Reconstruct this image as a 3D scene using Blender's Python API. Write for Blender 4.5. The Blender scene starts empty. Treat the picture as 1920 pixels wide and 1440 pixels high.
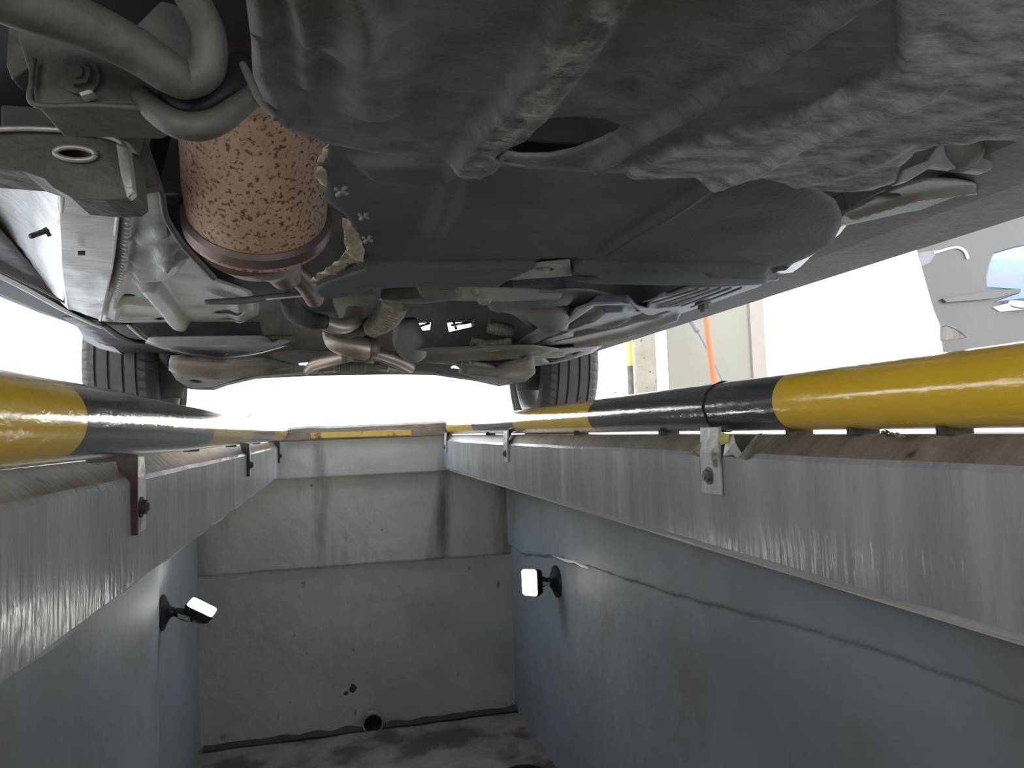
import bpy, bmesh, math, random
import numpy as np
from mathutils import Vector, Matrix, noise
random.seed(7)
SC = bpy.context.scene
COL = SC.collection

# ------------------------------------------------------------------ camera
F = 1370.0
yc = np.array([625-960.0, 816-720.0, F]); yc /= np.linalg.norm(yc)
xc = np.array([1.0, -0.021, 0.0]); xc[2] = -(xc[0]*yc[0]+xc[1]*yc[1])/yc[2]; xc /= np.linalg.norm(xc)
zc = np.cross(xc, yc)
cam_d = bpy.data.cameras.new('camera'); cam = bpy.data.objects.new('camera', cam_d); COL.objects.link(cam)
right = Vector((xc[0], yc[0], zc[0])); down = Vector((xc[1], yc[1], zc[1])); fwd = Vector((xc[2], yc[2], zc[2]))
M = Matrix.Identity(4)
for i in range(3):
    M[i][0] = right[i]; M[i][1] = -down[i]; M[i][2] = -fwd[i]
cam.matrix_world = M
cam_d.sensor_width = 36; cam_d.lens = F/1920*36; cam_d.clip_start = .01; cam_d.clip_end = 200
SC.camera = cam

# ------------------------------------------------------------------ sky, exposure
w = bpy.data.worlds.new('sky'); SC.world = w; w.use_nodes = True
nt = w.node_tree; nt.nodes.clear()
tc = nt.nodes.new('ShaderNodeTexCoord'); sp = nt.nodes.new('ShaderNodeSeparateXYZ')
cr = nt.nodes.new('ShaderNodeValToRGB'); bg = nt.nodes.new('ShaderNodeBackground'); wo = nt.nodes.new('ShaderNodeOutputWorld')
nt.links.new(tc.outputs['Generated'], sp.inputs[0]); nt.links.new(sp.outputs['Z'], cr.inputs[0])
cr.color_ramp.elements[0].position = .0; cr.color_ramp.elements[0].color = (1, .985, .96, 1)
cr.color_ramp.elements[1].position = .8; cr.color_ramp.elements[1].color = (.72, .84, 1, 1)
e = cr.color_ramp.elements.new(.3); e.color = (.96, .98, 1, 1)
bg.inputs['Strength'].default_value = 4.2
nt.links.new(cr.outputs[0], bg.inputs['Color']); nt.links.new(bg.outputs[0], wo.inputs[0])
SC.view_settings.view_transform = 'Standard'; SC.view_settings.look = 'None'
SC.view_settings.exposure = 0.55; SC.view_settings.gamma = 1; SC.view_settings.use_curve_mapping = False

# ------------------------------------------------------------------ pixel -> world
def ray(px, py):
    d = np.array([px-960.0, py-720.0, F])
    return Vector((float(d@xc), float(d@yc), float(d@zc)))
def PX(px, py, x): r = ray(px, py); return r*(x/r.x)
def PY(px, py, y): r = ray(px, py); return r*(y/r.y)
def PZ(px, py, z):
    r = ray(px, py)
    if isinstance(z, tuple):
        z0, gx, gy = z; return r*(z0/(r.z-gx*r.x-gy*r.y))
    return r*(z/r.z)
def rad(p, rpx): return rpx*p.dot(fwd)/F

# ------------------------------------------------------------------ materials
def mat(name, c1, c2=None, scale=6, rough=.6, metal=0, bump=0, bscale=None, stretch=(1,1,1), detail=6, rvar=0, contrast=(.35,.65), spec=.5, bdist=.004):
    m = bpy.data.materials.new(name); m.use_nodes = True; t = m.node_tree; b = t.nodes['Principled BSDF']
    b.inputs['Roughness'].default_value = rough; b.inputs['Metallic'].default_value = metal
    b.inputs['Specular IOR Level'].default_value = spec
    co = t.nodes.new('ShaderNodeTexCoord'); mp = t.nodes.new('ShaderNodeMapping'); mp.inputs['Scale'].default_value = stretch
    t.links.new(co.outputs['Object'], mp.inputs[0])
    c2 = c2 or tuple(x*.8 for x in c1)
    n = t.nodes.new('ShaderNodeTexNoise'); n.inputs['Scale'].default_value = scale; n.inputs['Detail'].default_value = detail; n.inputs['Roughness'].default_value = .62
    t.links.new(mp.outputs[0], n.inputs['Vector'])
    r = t.nodes.new('ShaderNodeValToRGB'); r.color_ramp.elements[0].position = contrast[0]; r.color_ramp.elements[1].position = contrast[1]
    r.color_ramp.elements[0].color = (*c2, 1); r.color_ramp.elements[1].color = (*c1, 1)
    t.links.new(n.outputs['Fac'], r.inputs[0]); t.links.new(r.outputs[0], b.inputs['Base Color'])
    if rvar:
        mr = t.nodes.new('ShaderNodeMapRange'); mr.inputs['To Min'].default_value = rough-rvar; mr.inputs['To Max'].default_value = rough+rvar
        t.links.new(n.outputs['Fac'], mr.inputs[0]); t.links.new(mr.outputs[0], b.inputs['Roughness'])
    if bump:
        n2 = t.nodes.new('ShaderNodeTexNoise'); n2.inputs['Scale'].default_value = bscale or scale*5; n2.inputs['Detail'].default_value = 4
        t.links.new(mp.outputs[0], n2.inputs['Vector'])
        bp = t.nodes.new('ShaderNodeBump'); bp.inputs['Strength'].default_value = bump; bp.inputs['Distance'].default_value = bdist
        t.links.new(n2.outputs['Fac'], bp.inputs['Height']); t.links.new(bp.outputs[0], b.inputs['Normal'])
    return m
def overlay(m, col, scale, lo, hi, stretch=(1,1,1), seed=0.0, detail=5):
    """stains and wear with shapes of their own, mixed over the base colour"""
    t = m.node_tree; b = t.nodes['Principled BSDF']; src = b.inputs['Base Color'].links[0].from_socket
    co = t.nodes.new('ShaderNodeTexCoord'); mp = t.nodes.new('ShaderNodeMapping'); mp.inputs['Scale'].default_value = stretch; mp.inputs['Location'].default_value = (seed, seed, seed)
    n = t.nodes.new('ShaderNodeTexNoise'); n.inputs['Scale'].default_value = scale; n.inputs['Detail'].default_value = detail
    r = t.nodes.new('ShaderNodeMapRange'); r.inputs['From Min'].default_value = lo; r.inputs['From Max'].default_value = hi
    mx = t.nodes.new('ShaderNodeMix'); mx.data_type = 'RGBA'; mx.inputs[7].default_value = (*col, 1)
    t.links.new(co.outputs['Object'], mp.inputs[0]); t.links.new(mp.outputs[0], n.inputs['Vector']); t.links.new(n.outputs['Fac'], r.inputs[0])
    t.links.new(r.outputs[0], mx.inputs[0]); t.links.new(src, mx.inputs[6]); t.links.new(mx.outputs[2], b.inputs['Base Color'])
    return m
def emit(name, col, s):
    m = bpy.data.materials.new(name); m.use_nodes = True; t = m.node_tree; t.nodes.clear()
    e = t.nodes.new('ShaderNodeEmission'); o = t.nodes.new('ShaderNodeOutputMaterial'); e.inputs[0].default_value = (*col, 1); e.inputs[1].default_value = s
    t.links.new(e.outputs[0], o.inputs[0]); return m

G = {}
G['plaster'] = overlay(overlay(mat('painted_concrete', (.50,.51,.47), (.42,.425,.40), 3, .55, bump=.35, bscale=60), (.12,.11,.095), 3.2, .53, .72, (1.6,1,.3), 3), (.08,.075,.07), 30, .70, .78, seed=9)
G['plaster_blue'] = overlay(mat('smooth_painted_concrete', (.30,.335,.36), (.245,.27,.285), 2, .62, spec=.25, bump=.25, bscale=50, rvar=.06), (.235,.22,.19), 2.6, .55, .8, seed=5)
G['lower'] = overlay(mat('bare_grey_concrete', (.46,.47,.455), (.37,.38,.37), 4, .7, bump=.4, bscale=60), (.09,.09,.085), 18, .68, .78, (1,1,.6), seed=4)
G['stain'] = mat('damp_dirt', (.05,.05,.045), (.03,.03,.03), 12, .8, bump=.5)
G['pitfloor'] = overlay(mat('dirty_concrete_floor', (.24,.22,.19), (.15,.135,.115), 5, .8, bump=.5, bscale=50), (.07,.06,.05), 4, .5, .62, seed=2)
G['beam'] = overlay(mat('brushed_grey_gloss_paint', (.31,.318,.322), (.215,.222,.228), 9, .2, bump=.6, bscale=70, stretch=(1,1.4,.22), rvar=.06, bdist=.003), (.37,.365,.34), 16, .58, .72, (1,1,.12), 3)
G['bevel'] = overlay(mat('worn_brown_grey_paint', (.23,.21,.18), (.13,.11,.09), 8, .42, bump=.5, bscale=40, stretch=(1,2.4,1)), (.06,.045,.035), 20, .62, .7, seed=3)
G['ground'] = mat('forecourt_concrete', (.52,.51,.48), (.44,.43,.41), 3, .85, bump=.3)
G['bracket'] = overlay(mat('grey_painted_steel', (.42,.42,.40), (.3,.3,.28), 14, .35, bump=.5, bscale=60), (.08,.05,.035), 22, .6, .68)
G['rustdark'] = mat('rusty_dark_steel', (.06,.045,.035), (.03,.022,.02), 25, .8, bump=.5)
G['boltgrey'] = mat('grey_bolt', (.2,.2,.18), (.1,.1,.09), 25, .5, .3, bump=.3)
G['yellowpaint'] = overlay(mat('faded_yellow_paint', (.62,.42,.10), (.5,.33,.08), 14, .55), (.12,.09,.05), 20, .6, .7)
G['cream'] = overlay(mat('cream_wall_paint', (.20,.185,.145), (.185,.17,.13), 1.5, .7), (.16,.13,.09), 16, .72, .78)
G['pinkcream'] = mat('pinkish_render', (.27,.235,.20), (.23,.20,.17), 4, .8)
G['rustpost'] = overlay(mat('chipped_cream_post', (.20,.175,.13), (.15,.13,.095), 6, .6), (.07,.03,.014), 22, .62, .66, seed=2)
G['orange'] = mat('orange_plastic', (.40,.085,.02), (.36,.08,.018), 3, .35)
G['orangeband'] = mat('orange_fascia', (.17,.035,.008), (.15,.03,.007), 2, .6)
G['greycable'] = mat('grey_cable', (.15,.155,.165), (.12,.125,.13), 6, .5)
G['white'] = mat('white_paint', (.78,.78,.76), (.7,.7,.68), 4, .5)
G['felt'] = overlay(mat('dusty_fibre_undertray', (.17,.175,.175), (.10,.105,.105), 28, 1, bump=1, bscale=90, stretch=(1,1.8,1), spec=.25, bdist=.003), (.075,.075,.062), 5, .5, .7)

def attr_mix(m, attr, m2cols, scale, stretch=(1,1,1), rough=None):
    t = m.node_tree; b = t.nodes['Principled BSDF']; src = b.inputs['Base Color'].links[0].from_socket
    at = t.nodes.new('ShaderNodeAttribute'); at.attribute_name = attr
    co = t.nodes.new('ShaderNodeTexCoord'); mp = t.nodes.new('ShaderNodeMapping'); mp.inputs['Scale'].default_value = stretch; t.links.new(co.outputs['Object'], mp.inputs[0])
    n = t.nodes.new('ShaderNodeTexNoise'); n.inputs['Scale'].default_value = scale; n.inputs['Detail'].default_value = 9; n.inputs['Roughness'].default_value = .7; t.links.new(mp.outputs[0], n.inputs['Vector'])
    r = t.nodes.new('ShaderNodeValToRGB'); r.color_ramp.elements[0].position = .38; r.color_ramp.elements[1].position = .64
    r.color_ramp.elements[0].color = (*m2cols[0], 1); r.color_ramp.elements[1].color = (*m2cols[1], 1); t.links.new(n.outputs['Fac'], r.inputs[0])
    mx = t.nodes.new('ShaderNodeMix'); mx.data_type = 'RGBA'
    t.links.new(at.outputs['Fac'], mx.inputs[0]); t.links.new(src, mx.inputs[6]); t.links.new(r.outputs[0], mx.inputs[7]); t.links.new(mx.outputs[2], b.inputs['Base Color'])
    if rough is not None:
        mr = t.nodes.new('ShaderNodeMapRange'); mr.inputs['To Min'].default_value = 1; mr.inputs['To Max'].default_value = rough
        t.links.new(at.outputs['Fac'], mr.inputs[0]); t.links.new(mr.outputs[0], b.inputs['Roughness'])
attr_mix(G['felt'], 'dust', ((.15,.155,.16), (.42,.425,.43)), 26, (1,2.6,1))
attr_mix(G['felt'], 'wet', ((.05,.048,.045), (.30,.28,.25)), 70, (1,1,1), .35)
G['feltsoft'] = mat('dark_fibre_panel', (.12,.13,.128), (.085,.095,.094), 9, .95, bump=.5, bscale=180, spec=.15, bdist=.002)
G['black'] = mat('black_plastic', (.022,.021,.024), (.014,.014,.016), 12, .5, bump=.15)
G['rubber'] = mat('tyre_rubber', (.045,.041,.038), (.032,.03,.027), 14, .85, bump=.3)
G['cast'] = overlay(mat('dirty_cast_metal', (.115,.108,.092), (.07,.066,.057), 12, .6, .25, bump=.6, bscale=70), (.045,.042,.037), 10, .5, .7)
G['castdark'] = overlay(mat('grimy_dark_metal', (.11,.105,.09), (.06,.058,.05), 14, .7, .1, bump=.5), (.13,.12,.1), 16, .6, .75)
G['edge'] = mat('bare_metal_edge', (.50,.48,.43), (.33,.31,.27), 20, .4, .4, bump=.3)
G['rust'] = overlay(overlay(mat('rusty_converter_shell', (.50,.335,.235), (.40,.26,.18), 8, .75, .1, bump=.6, bscale=80), (.15,.07,.045), 190, .54, .62), (.27,.16,.13), 6, .55, .68, seed=3)
G['rustrim'] = mat('heat_stained_steel', (.22,.16,.14), (.14,.1,.09), 9, .5, .5, bump=.3)
G['alu'] = overlay(mat('aluminium_shield', (.55,.54,.53), (.42,.415,.41), 7, .35, .25, bump=.35, bscale=30, stretch=(1,3,1)), (.2,.19,.16), 12, .62, .75, (1,3,1))
G['floorpaint'] = overlay(mat('grey_body_paint', (.42,.42,.40), (.32,.32,.31), 6, .4, .0, bump=.2), (.14,.13,.11), 8, .58, .72)
G['armgrey'] = mat('dusty_grey_arm', (.20,.197,.19), (.13,.128,.122), 12, .6, bump=.3)
G['foil'] = mat('torn_cream_foil', (.55,.48,.33), (.3,.26,.18), 40, .6, .2, bump=1, bscale=90)
G['pipe'] = overlay(mat('heat_tinted_exhaust', (.50,.44,.36), (.36,.3,.25), 9, .42, .6, bump=.2), (.16,.1,.07), 8, .6, .75)
G['sleeve'] = mat('braided_sleeve', (.42,.38,.28), (.24,.21,.15), 60, .6, .4, bump=1, bscale=120)
G['tray'] = overlay(mat('grey_plastic_tray', (.20,.205,.225), (.15,.155,.17), 6, .5, bump=.2), (.30,.29,.28), 5, .56, .72)
G['brown'] = mat('dusty_brown_metal', (.20,.175,.15), (.12,.105,.09), 10, .7, .1, bump=.3)
G['green'] = mat('green_grey_metal', (.25,.26,.22), (.17,.18,.155), 9, .6, .2, bump=.3)
G['sill'] = mat('dusty_sill_coating', (.16,.15,.15), (.11,.105,.105), 7, .8, bump=.4, bscale=80)
G['body'] = mat('silver_car_paint', (.16,.165,.18), (.15,.155,.17), 3, .25, .4)
G['rim'] = mat('alloy_rim', (.35,.34,.32), (.2,.19,.18), 8, .4, .7)
G['chrome'] = mat('chrome', (.8,.8,.82), (.7,.7,.72), 4, .1, 1)
G['greypaint'] = mat('warm_grey_car_paint', (.045,.044,.04), (.035,.034,.031), 2, .4)
G['bluepaint'] = mat('blue_trim', (.09,.15,.32), (.08,.14,.3), 3, .4)
G['darkplastic'] = mat('lamp_housing_black', (.02,.02,.022), (.012,.012,.013), 20, .35, bump=.1)
G['lamplabel'] = mat('pale_grey_label', (.5,.5,.5), (.35,.35,.36), 120, .5)
G['lens'] = emit('lamp_lens_lit', (1, .95, .87), 42)
G['pvc'] = mat('grey_drain_plastic', (.3,.3,.29), (.2,.2,.19), 12, .5)
G['hole'] = mat('hole_shade_weld_black', (.012,.012,.013), (.008,.008,.008), 12, .9)  # near-black that stands in for shade inside holes and slots; also colours the weld
G['leaf'] = mat('dried_debris', (.30,.27,.16), (.12,.1,.06), 60, .9)
G['yellowgum'] = mat('yellow_sealant', (.55,.50,.12), (.4,.38,.12), 60, .6, bump=.6)
G['wood'] = mat('brown_kerb', (.30,.25,.19), (.17,.14,.11), 7, .7, bump=.5, stretch=(1,3,3))
G['wallgrey'] = mat('grey_cladding', (.13,.13,.14), (.11,.11,.12), 2, .6)
G['glasswin'] = mat('sky_tinted_window', (.35,.5,.9), (.33,.48,.88), 2, .05); G['glasswin'].node_tree.nodes['Principled BSDF'].inputs['Transmission Weight'].default_value = .9  # blue tint stands in for sky reflected in the parked car

def banded(name, y0, period, yellow_first=True):
    m = mat(name, (.04,.041,.046), (.065,.064,.066), 9, .17, bump=.35, bscale=50, stretch=(2,.7,2), rvar=.07, bdist=.003)
    t = m.node_tree; b = t.nodes['Principled BSDF']; b.inputs['Coat Weight'].default_value = .6; b.inputs['Coat Roughness'].default_value = .12; dark = b.inputs['Base Color'].links[0].from_socket
    co = t.nodes.new('ShaderNodeTexCoord'); s = t.nodes.new('ShaderNodeSeparateXYZ'); t.links.new(co.outputs['Object'], s.inputs[0])
    a = t.nodes.new('ShaderNodeMath'); a.operation = 'SUBTRACT'; a.inputs[1].default_value = y0; t.links.new(s.outputs['Y'], a.inputs[0])
    q = t.nodes.new('ShaderNodeMath'); q.operation = 'MULTIPLY'; q.inputs[1].default_value = .5/period; t.links.new(a.outputs[0], q.inputs[0])
    fr = t.nodes.new('ShaderNodeMath'); fr.operation = 'FRACT'; t.links.new(q.outputs[0], fr.inputs[0])
    gt = t.nodes.new('ShaderNodeMath'); gt.operation = 'GREATER_THAN'; gt.inputs[1].default_value = .5; t.links.new(fr.outputs[0], gt.inputs[0])
    n = t.nodes.new('ShaderNodeTexNoise'); n.inputs['Scale'].default_value = 14; n.inputs['Detail'].default_value = 6
    r = t.nodes.new('ShaderNodeValToRGB'); r.color_ramp.elements[0].color = (.62,.40,.03,1); r.color_ramp.elements[1].color = (.62,.40,.03,1)
    r.color_ramp.elements[0].position = .4; e = r.color_ramp.elements.new(.66); e.color = (.58,.38,.03,1); r.color_ramp.elements[2].position = .78; r.color_ramp.elements[2].color = (.12,.09,.04,1)
    t.links.new(co.outputs['Object'], n.inputs['Vector']); t.links.new(n.outputs['Fac'], r.inputs[0])
    mx = t.nodes.new('ShaderNodeMix'); mx.data_type = 'RGBA'
    t.links.new(gt.outputs[0], mx.inputs[0]); t.links.new(dark, mx.inputs[6]); t.links.new(r.outputs[0], mx.inputs[7]); t.links.new(mx.outputs[2], b.inputs['Base Color'])
    return m

# ------------------------------------------------------------------ object helpers
def link(name, me, m, parent=None, label=None, cat=None, group=None, kind=None, smooth=False):
    o = bpy.data.objects.new(name, me); COL.objects.link(o)
    if m: me.materials.append(G[m] if isinstance(m, str) else m)
    if smooth:
        for p in me.polygons: p.use_smooth = True
    if parent:
        o.parent = parent
        root = parent
        off = Vector((0,0,0))
        while root: off += root.location; root = root.parent
        o.location = -off
    if label: o['label'] = label
    if cat: o['category'] = cat
    if group: o['group'] = group
    if kind: o['kind'] = kind
    return o
def thing(name, label, cat, loc=(0,0,0), group=None):
    o = bpy.data.objects.new(name, None); COL.objects.link(o); o.location = loc; o.empty_display_size = .1
    o['label'] = label; o['category'] = cat
    if group: o['group'] = group
    return o
def mesh(verts, faces):
    me = bpy.data.meshes.new('m'); me.from_pydata([tuple(v) for v in verts], [], faces); me.validate(); me.update()
    bm = bmesh.new(); bm.from_mesh(me); bmesh.ops.recalc_face_normals(bm, faces=bm.faces); bm.to_mesh(me); bm.free()
    return me
def from_bm(bm):
    me = bpy.data.meshes.new('m'); bm.to_mesh(me); bm.free(); return me
def bevel(o, wdt=.004, seg=2):
    md = o.modifiers.new('bevel', 'BEVEL'); md.width = wdt; md.segments = seg; md.limit_method = 'ANGLE'; return o
def box(name, a, b, m, parent=None, bw=.003, **k):
    x0,y0,z0 = a; x1,y1,z1 = b
    v = [(x,y,z) for x in (x0,x1) for y in (y0,y1) for z in (z0,z1)]
    f = [(0,1,3,2),(4,6,7,5),(0,4,5,1),(2,3,7,6),(0,2,6,4),(1,5,7,3)]
    o = link(name, mesh(v, f), m, parent, **k)
    if bw: bevel(o, bw)
    return o
def spline(pts, n):
    """Catmull-Rom through rows of numbers"""
    P = [np.array(p, float) for p in pts]; P = [2*P[0]-P[1]]+P+[2*P[-1]-P[-2]]; out = []
    for i in range(1, len(P)-2):
        for j in range(n):
            t = j/n; out.append(.5*((2*P[i])+(-P[i-1]+P[i+1])*t+(2*P[i-1]-5*P[i]+4*P[i+1]-P[i+2])*t*t+(-P[i-1]+3*P[i]-3*P[i+1]+P[i+2])*t**3))
    out.append(P[-2]); return out
def sweep(name, pts, m, parent=None, seg=14, ribs=0, flat=1.0, flatdir=None, sub=6, **k):
    """pts: rows x,y,z,r ; ribs = amplitude of corrugation"""
    S = spline(pts, sub); V = []; Fc = []; up = None
    if ribs: # finer along
        S = spline(pts, max(sub, 30))
    for i, s in enumerate(S):
        a = Vector(S[max(i-1,0)][:3]); b = Vector(S[min(i+1,len(S)-1)][:3]); t = (b-a).normalized()
        if up is None: up = t.orthogonal() if flatdir is None else Vector(flatdir)
        up = (up-t*up.dot(t)).normalized(); sd = t.cross(up); r = s[3]
        if ribs: r *= 1+ribs*math.sin(i*math.pi/2.0)
        for j in range(seg):
            an = 2*math.pi*j/seg
            V.append(Vector(s[:3])+up*(r*flat*math.cos(an))+sd*(r*math.sin(an)))
    n = len(S)
    for i in range(n-1):
        for j in range(seg): Fc.append((i*seg+j, i*seg+(j+1)%seg, (i+1)*seg+(j+1)%seg, (i+1)*seg+j))
    Fc.append(tuple(range(seg))); Fc.append(tuple((n-1)*seg+j for j in range(seg)))
    return link(name, mesh(V, Fc), m, parent, smooth=True, **k)
def ptube(name, rows, m, parent=None, **k):
    """rows: px, py, Y, rpx"""
    out = []
    for px, py, y, rp in rows:
        p = PY(px, py, y); out.append((*p, rad(p, rp)))
    return sweep(name, out, m, parent, **k)
def lathe(name, p0, axis, prof, m, parent=None, seg=36, local=False, **k):
    a = Vector(axis).normalized(); u = a.orthogonal().normalized(); v = a.cross(u); V = []; Fc = []; p0 = Vector(p0)
    for t, r in prof:
        for j in range(seg):
            an = 2*math.pi*j/seg; V.append(p0+a*t+(u*math.cos(an)+v*math.sin(an))*max(r, 1e-4))
    for i in range(len(prof)-1):
        for j in range(seg): Fc.append((i*seg+j, i*seg+(j+1)%seg, (i+1)*seg+(j+1)%seg, (i+1)*seg+j))
    Fc.append(tuple(range(seg))); Fc.append(tuple((len(prof)-1)*seg+j for j in range(seg)))
    o = link(name, mesh(V, Fc), m, parent, smooth=True, **k)
    md = o.modifiers.new('split', 'EDGE_SPLIT'); md.split_angle = math.radians(35)
    return o
def hexbolt(name, p, axis, r, m, parent, h=None):
    """washer, hexagon head and thread end"""
    h = h or r*.8; a = Vector(axis).normalized(); u = a.orthogonal().normalized(); v = a.cross(u); V = []; Fc = []
    rings = [(0, r*1.45, 24), (h*.22, r*1.45, 24), (h*.22, r, 6), (h, r, 6), (h, r*.55, 12), (h*1.35, r*.5, 12)]
    prev = None
    for t, rr, n in rings:
        st = len(V)
        for j in range(24):
            an = 2*math.pi*j/24
            q = rr
            if n == 6:
                c = math.pi/6; q = rr*math.cos(c)/math.cos((an+c) % (2*c)-c)
            V.append(Vector(p)+a*t+(u*math.cos(an)+v*math.sin(an))*q)
        if prev is not None:
            for j in range(24): Fc.append((prev+j, prev+(j+1)%24, st+(j+1)%24, st+j))
        prev = st
    Fc.append(tuple(range(24))); Fc.append(tuple(prev+j for j in range(24)))
    return link(name, mesh(V, Fc), m, parent)
def extrude(name, pts, vec, m, parent=None, bw=.002, holes=(), **k):
    """polygon of 3D points (with optional holes) pushed along vec"""
    bm = bmesh.new(); vec = Vector(vec)
    es = []
    for loop in [pts, *holes]:
        vs = [bm.verts.new(p) for p in loop]
        es += [bm.edges.new((vs[i], vs[(i+1) % len(vs)])) for i in range(len(vs))]
    bmesh.ops.triangle_fill(bm, use_beauty=True, edges=es)
    bmesh.ops.recalc_face_normals(bm, faces=bm.faces)
    r = bmesh.ops.extrude_face_region(bm, geom=bm.faces[:])
    bmesh.ops.translate(bm, verts=[g for g in r['geom'] if isinstance(g, bmesh.types.BMVert)], vec=vec)
    bmesh.ops.recalc_face_normals(bm, faces=bm.faces)
    o = link(name, from_bm(bm), m, parent, **k)
    if bw: bevel(o, bw)
    return o
def pslab(name, poly, Y, th, m, parent=None, holes=(), **k):
    pts = [PY(x, y, Y) for x, y in poly]; hs = [[PY(x, y, Y) for x, y in h] for h in holes]
    return extrude(name, pts, (0, th, 0), m, parent, holes=hs, **k)
def ell(cx, cy, rx, ry, n=20, rot=0):
    c, s = math.cos(rot), math.sin(rot)
    return [(cx+rx*math.cos(t)*c-ry*math.sin(t)*s, cy+rx*math.cos(t)*s+ry*math.sin(t)*c) for t in [2*math.pi*i/n for i in range(n)]]
def inside(P, X, Y):
    r = np.zeros(X.shape, bool); n = len(P)
    for i in range(n):
        x0,y0 = P[i]; x1,y1 = P[(i+1)%n]
        if y0 == y1: continue
        c = ((y0 > Y) != (y1 > Y)) & (X < (x1-x0)*(Y-y0)/(y1-y0)+x0); r ^= c
    return r
def segdist(a, b, X, Y):
    ax,ay = a; dx,dy = b[0]-a[0], b[1]-a[1]; L = dx*dx+dy*dy+1e-12
    t = np.clip(((X-ax)*dx+(Y-ay)*dy)/L, 0, 1); return np.hypot(X-ax-t*dx, Y-ay-t*dy), ax+t*dx, ay+t*dy
def polydist(P, X, Y, closed=True):
    D = np.full(X.shape, 1e9); NX = X.copy(); NY = Y.copy()
    for i in range(len(P) if closed else len(P)-1):
        d, nx, ny = segdist(P[i], P[(i+1)%len(P)], X, Y); k = d < D
        D[k] = d[k]; NX[k] = nx[k]; NY[k] = ny[k]
    return D, NX, NY
def sstep(t): t = np.clip(t, 0, 1); return t*t*(3-2*t)
def panel(name, poly, z, m, parent, relief=(), holes=(), res=.008, th=.003, amp=0, nscale=8, **k):
    """sheet part on a horizontal or sloping plane. relief rows: ('seg', pixel points, half width, height, soft) or ('area', pixel points, height, soft); height is downwards"""
    W = lambda pp: [(lambda q: (q.x, q.y))(PZ(x, y, z)) for x, y in pp]
    P = W(poly); H = [W(h) for h in holes]
    xs = [p[0] for p in P]; ys = [p[1] for p in P]
    nx = int((max(xs)-min(xs))/res)+3; ny = int((max(ys)-min(ys))/res)+3
    X, Yg = np.meshgrid(np.linspace(min(xs)-res, max(xs)+res, nx), np.linspace(min(ys)-res, max(ys)+res, ny))
    ok = inside(P, X, Yg)
    for h in H: ok &= ~inside(h, X, Yg)
    fq = ok[:-1,:-1] & ok[1:,:-1] & ok[:-1,1:] & ok[1:,1:]
    used = np.zeros(ok.shape, bool); cnt = np.zeros(ok.shape, int)
    for a, b in ((slice(None,-1),slice(None,-1)),(slice(1,None),slice(None,-1)),(slice(None,-1),slice(1,None)),(slice(1,None),slice(1,None))):
        used[a,b] |= fq; cnt[a,b] += fq
    bd = used & (cnt < 4)
    D, NX, NY = polydist(P, X, Yg)
    for h in H:
        d2, a2, b2 = polydist(h, X, Yg); kk = d2 < D; D[kk] = d2[kk]; NX[kk] = a2[kk]; NY[kk] = b2[kk]
    X = np.where(bd, NX, X); Yg = np.where(bd, NY, Yg)
    Z = np.full(X.shape, float(z)) if not isinstance(z, tuple) else z[0]+z[1]*X+z[2]*Yg
    for rl in relief:
        if rl[0] == 'seg':
            d, _, _ = polydist(W(rl[1]), X, Yg, False); Z = Z-rl[3]*sstep((rl[2]-d)/rl[4])
        else:
            q = W(rl[1]); d, _, _ = polydist(q, X, Yg); sgn = np.where(inside(q, X, Yg), d, -d); Z = Z-rl[2]*sstep(sgn/rl[3]+.5)
    idx = -np.ones(used.shape, int); idx[used] = np.arange(used.sum())
    V = np.stack([X[used], Yg[used], Z[used]], 1)
    if amp:
        for i in range(len(V)): V[i,2] += amp*noise.noise(Vector((V[i,0]*nscale, V[i,1]*nscale, 0)))
    I, J = np.nonzero(fq); Fc = [(int(idx[i,j]), int(idx[i+1,j]), int(idx[i+1,j+1]), int(idx[i,j+1])) for i, j in zip(I, J)]
    me = bpy.data.meshes.new('m'); me.from_pydata(V.tolist(), [], Fc); me.update()
    if me.polygons and me.polygons[0].normal.z > 0: me.flip_normals()
    o = link(name, me, m, parent, smooth=True, **k)
    md = o.modifiers.new('thick', 'SOLIDIFY'); md.thickness = th; md.offset = -1
    return o

# ------------------------------------------------------------------ levels (metres, camera at the origin)
GZ = -.05           # forecourt
BT, BB = -.0222, -.201
XR, XL = .5987, -.2813
WR, WL = .97, -.675
FZ = -1.72
YB = -2.2
YE = PX(832, 878, XR).y
FZ = -.3835*YE

# ------------------------------------------------------------------ structure
def wallgrid(name, fn, n, m_, mt, extra=None):
    """fn(u,v)->point; displaced dense wall"""
    V = []; Fc = []
    for i in range(n+1):
        for j in range(m_+1): V.append(fn(i/n, j/m_))
    for i in range(n):
        for j in range(m_): Fc.append((i*(m_+1)+j, (i+1)*(m_+1)+j, (i+1)*(m_+1)+j+1, i*(m_+1)+j+1))
    me = bpy.data.meshes.new('m'); me.from_pydata(V, [], Fc); me.update()
    return link(name, me, mt, kind='structure', smooth=True)
def nz(a, b, c=0, s=1): return noise.noise(Vector((a*s, b*s, c*s)))
_lp = sorted((PX(x, y, WR) for x, y in ((985,1040),(1050,1045),(1120,1066),(1280,1120),(1460,1165),(1650,1220),(1780,1265),(1900,1312))), key=lambda p: p.y)
LY = [p.y for p in _lp]; LZ = [p.z for p in _lp]
def fr(u, v):
    y = YB+(YE+.07-YB)*u; z = FZ-.02+(BB+.0-FZ+.02)*v
    zl = float(np.interp(y, LY, LZ))+.008*nz(y, 3, 0, 9)+.005*nz(y, 8, 0, 25)
    d = .006*nz(y, z, 1, 2.2)+.0015*nz(y, z, 4, 18)
    if z > zl: d += .014*min(1, (z-zl)/.006)
    return (WR-d, y, z)
wr_ = wallgrid('wall_right', fr, 420, 240, 'plaster_blue')
rows = []
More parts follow.
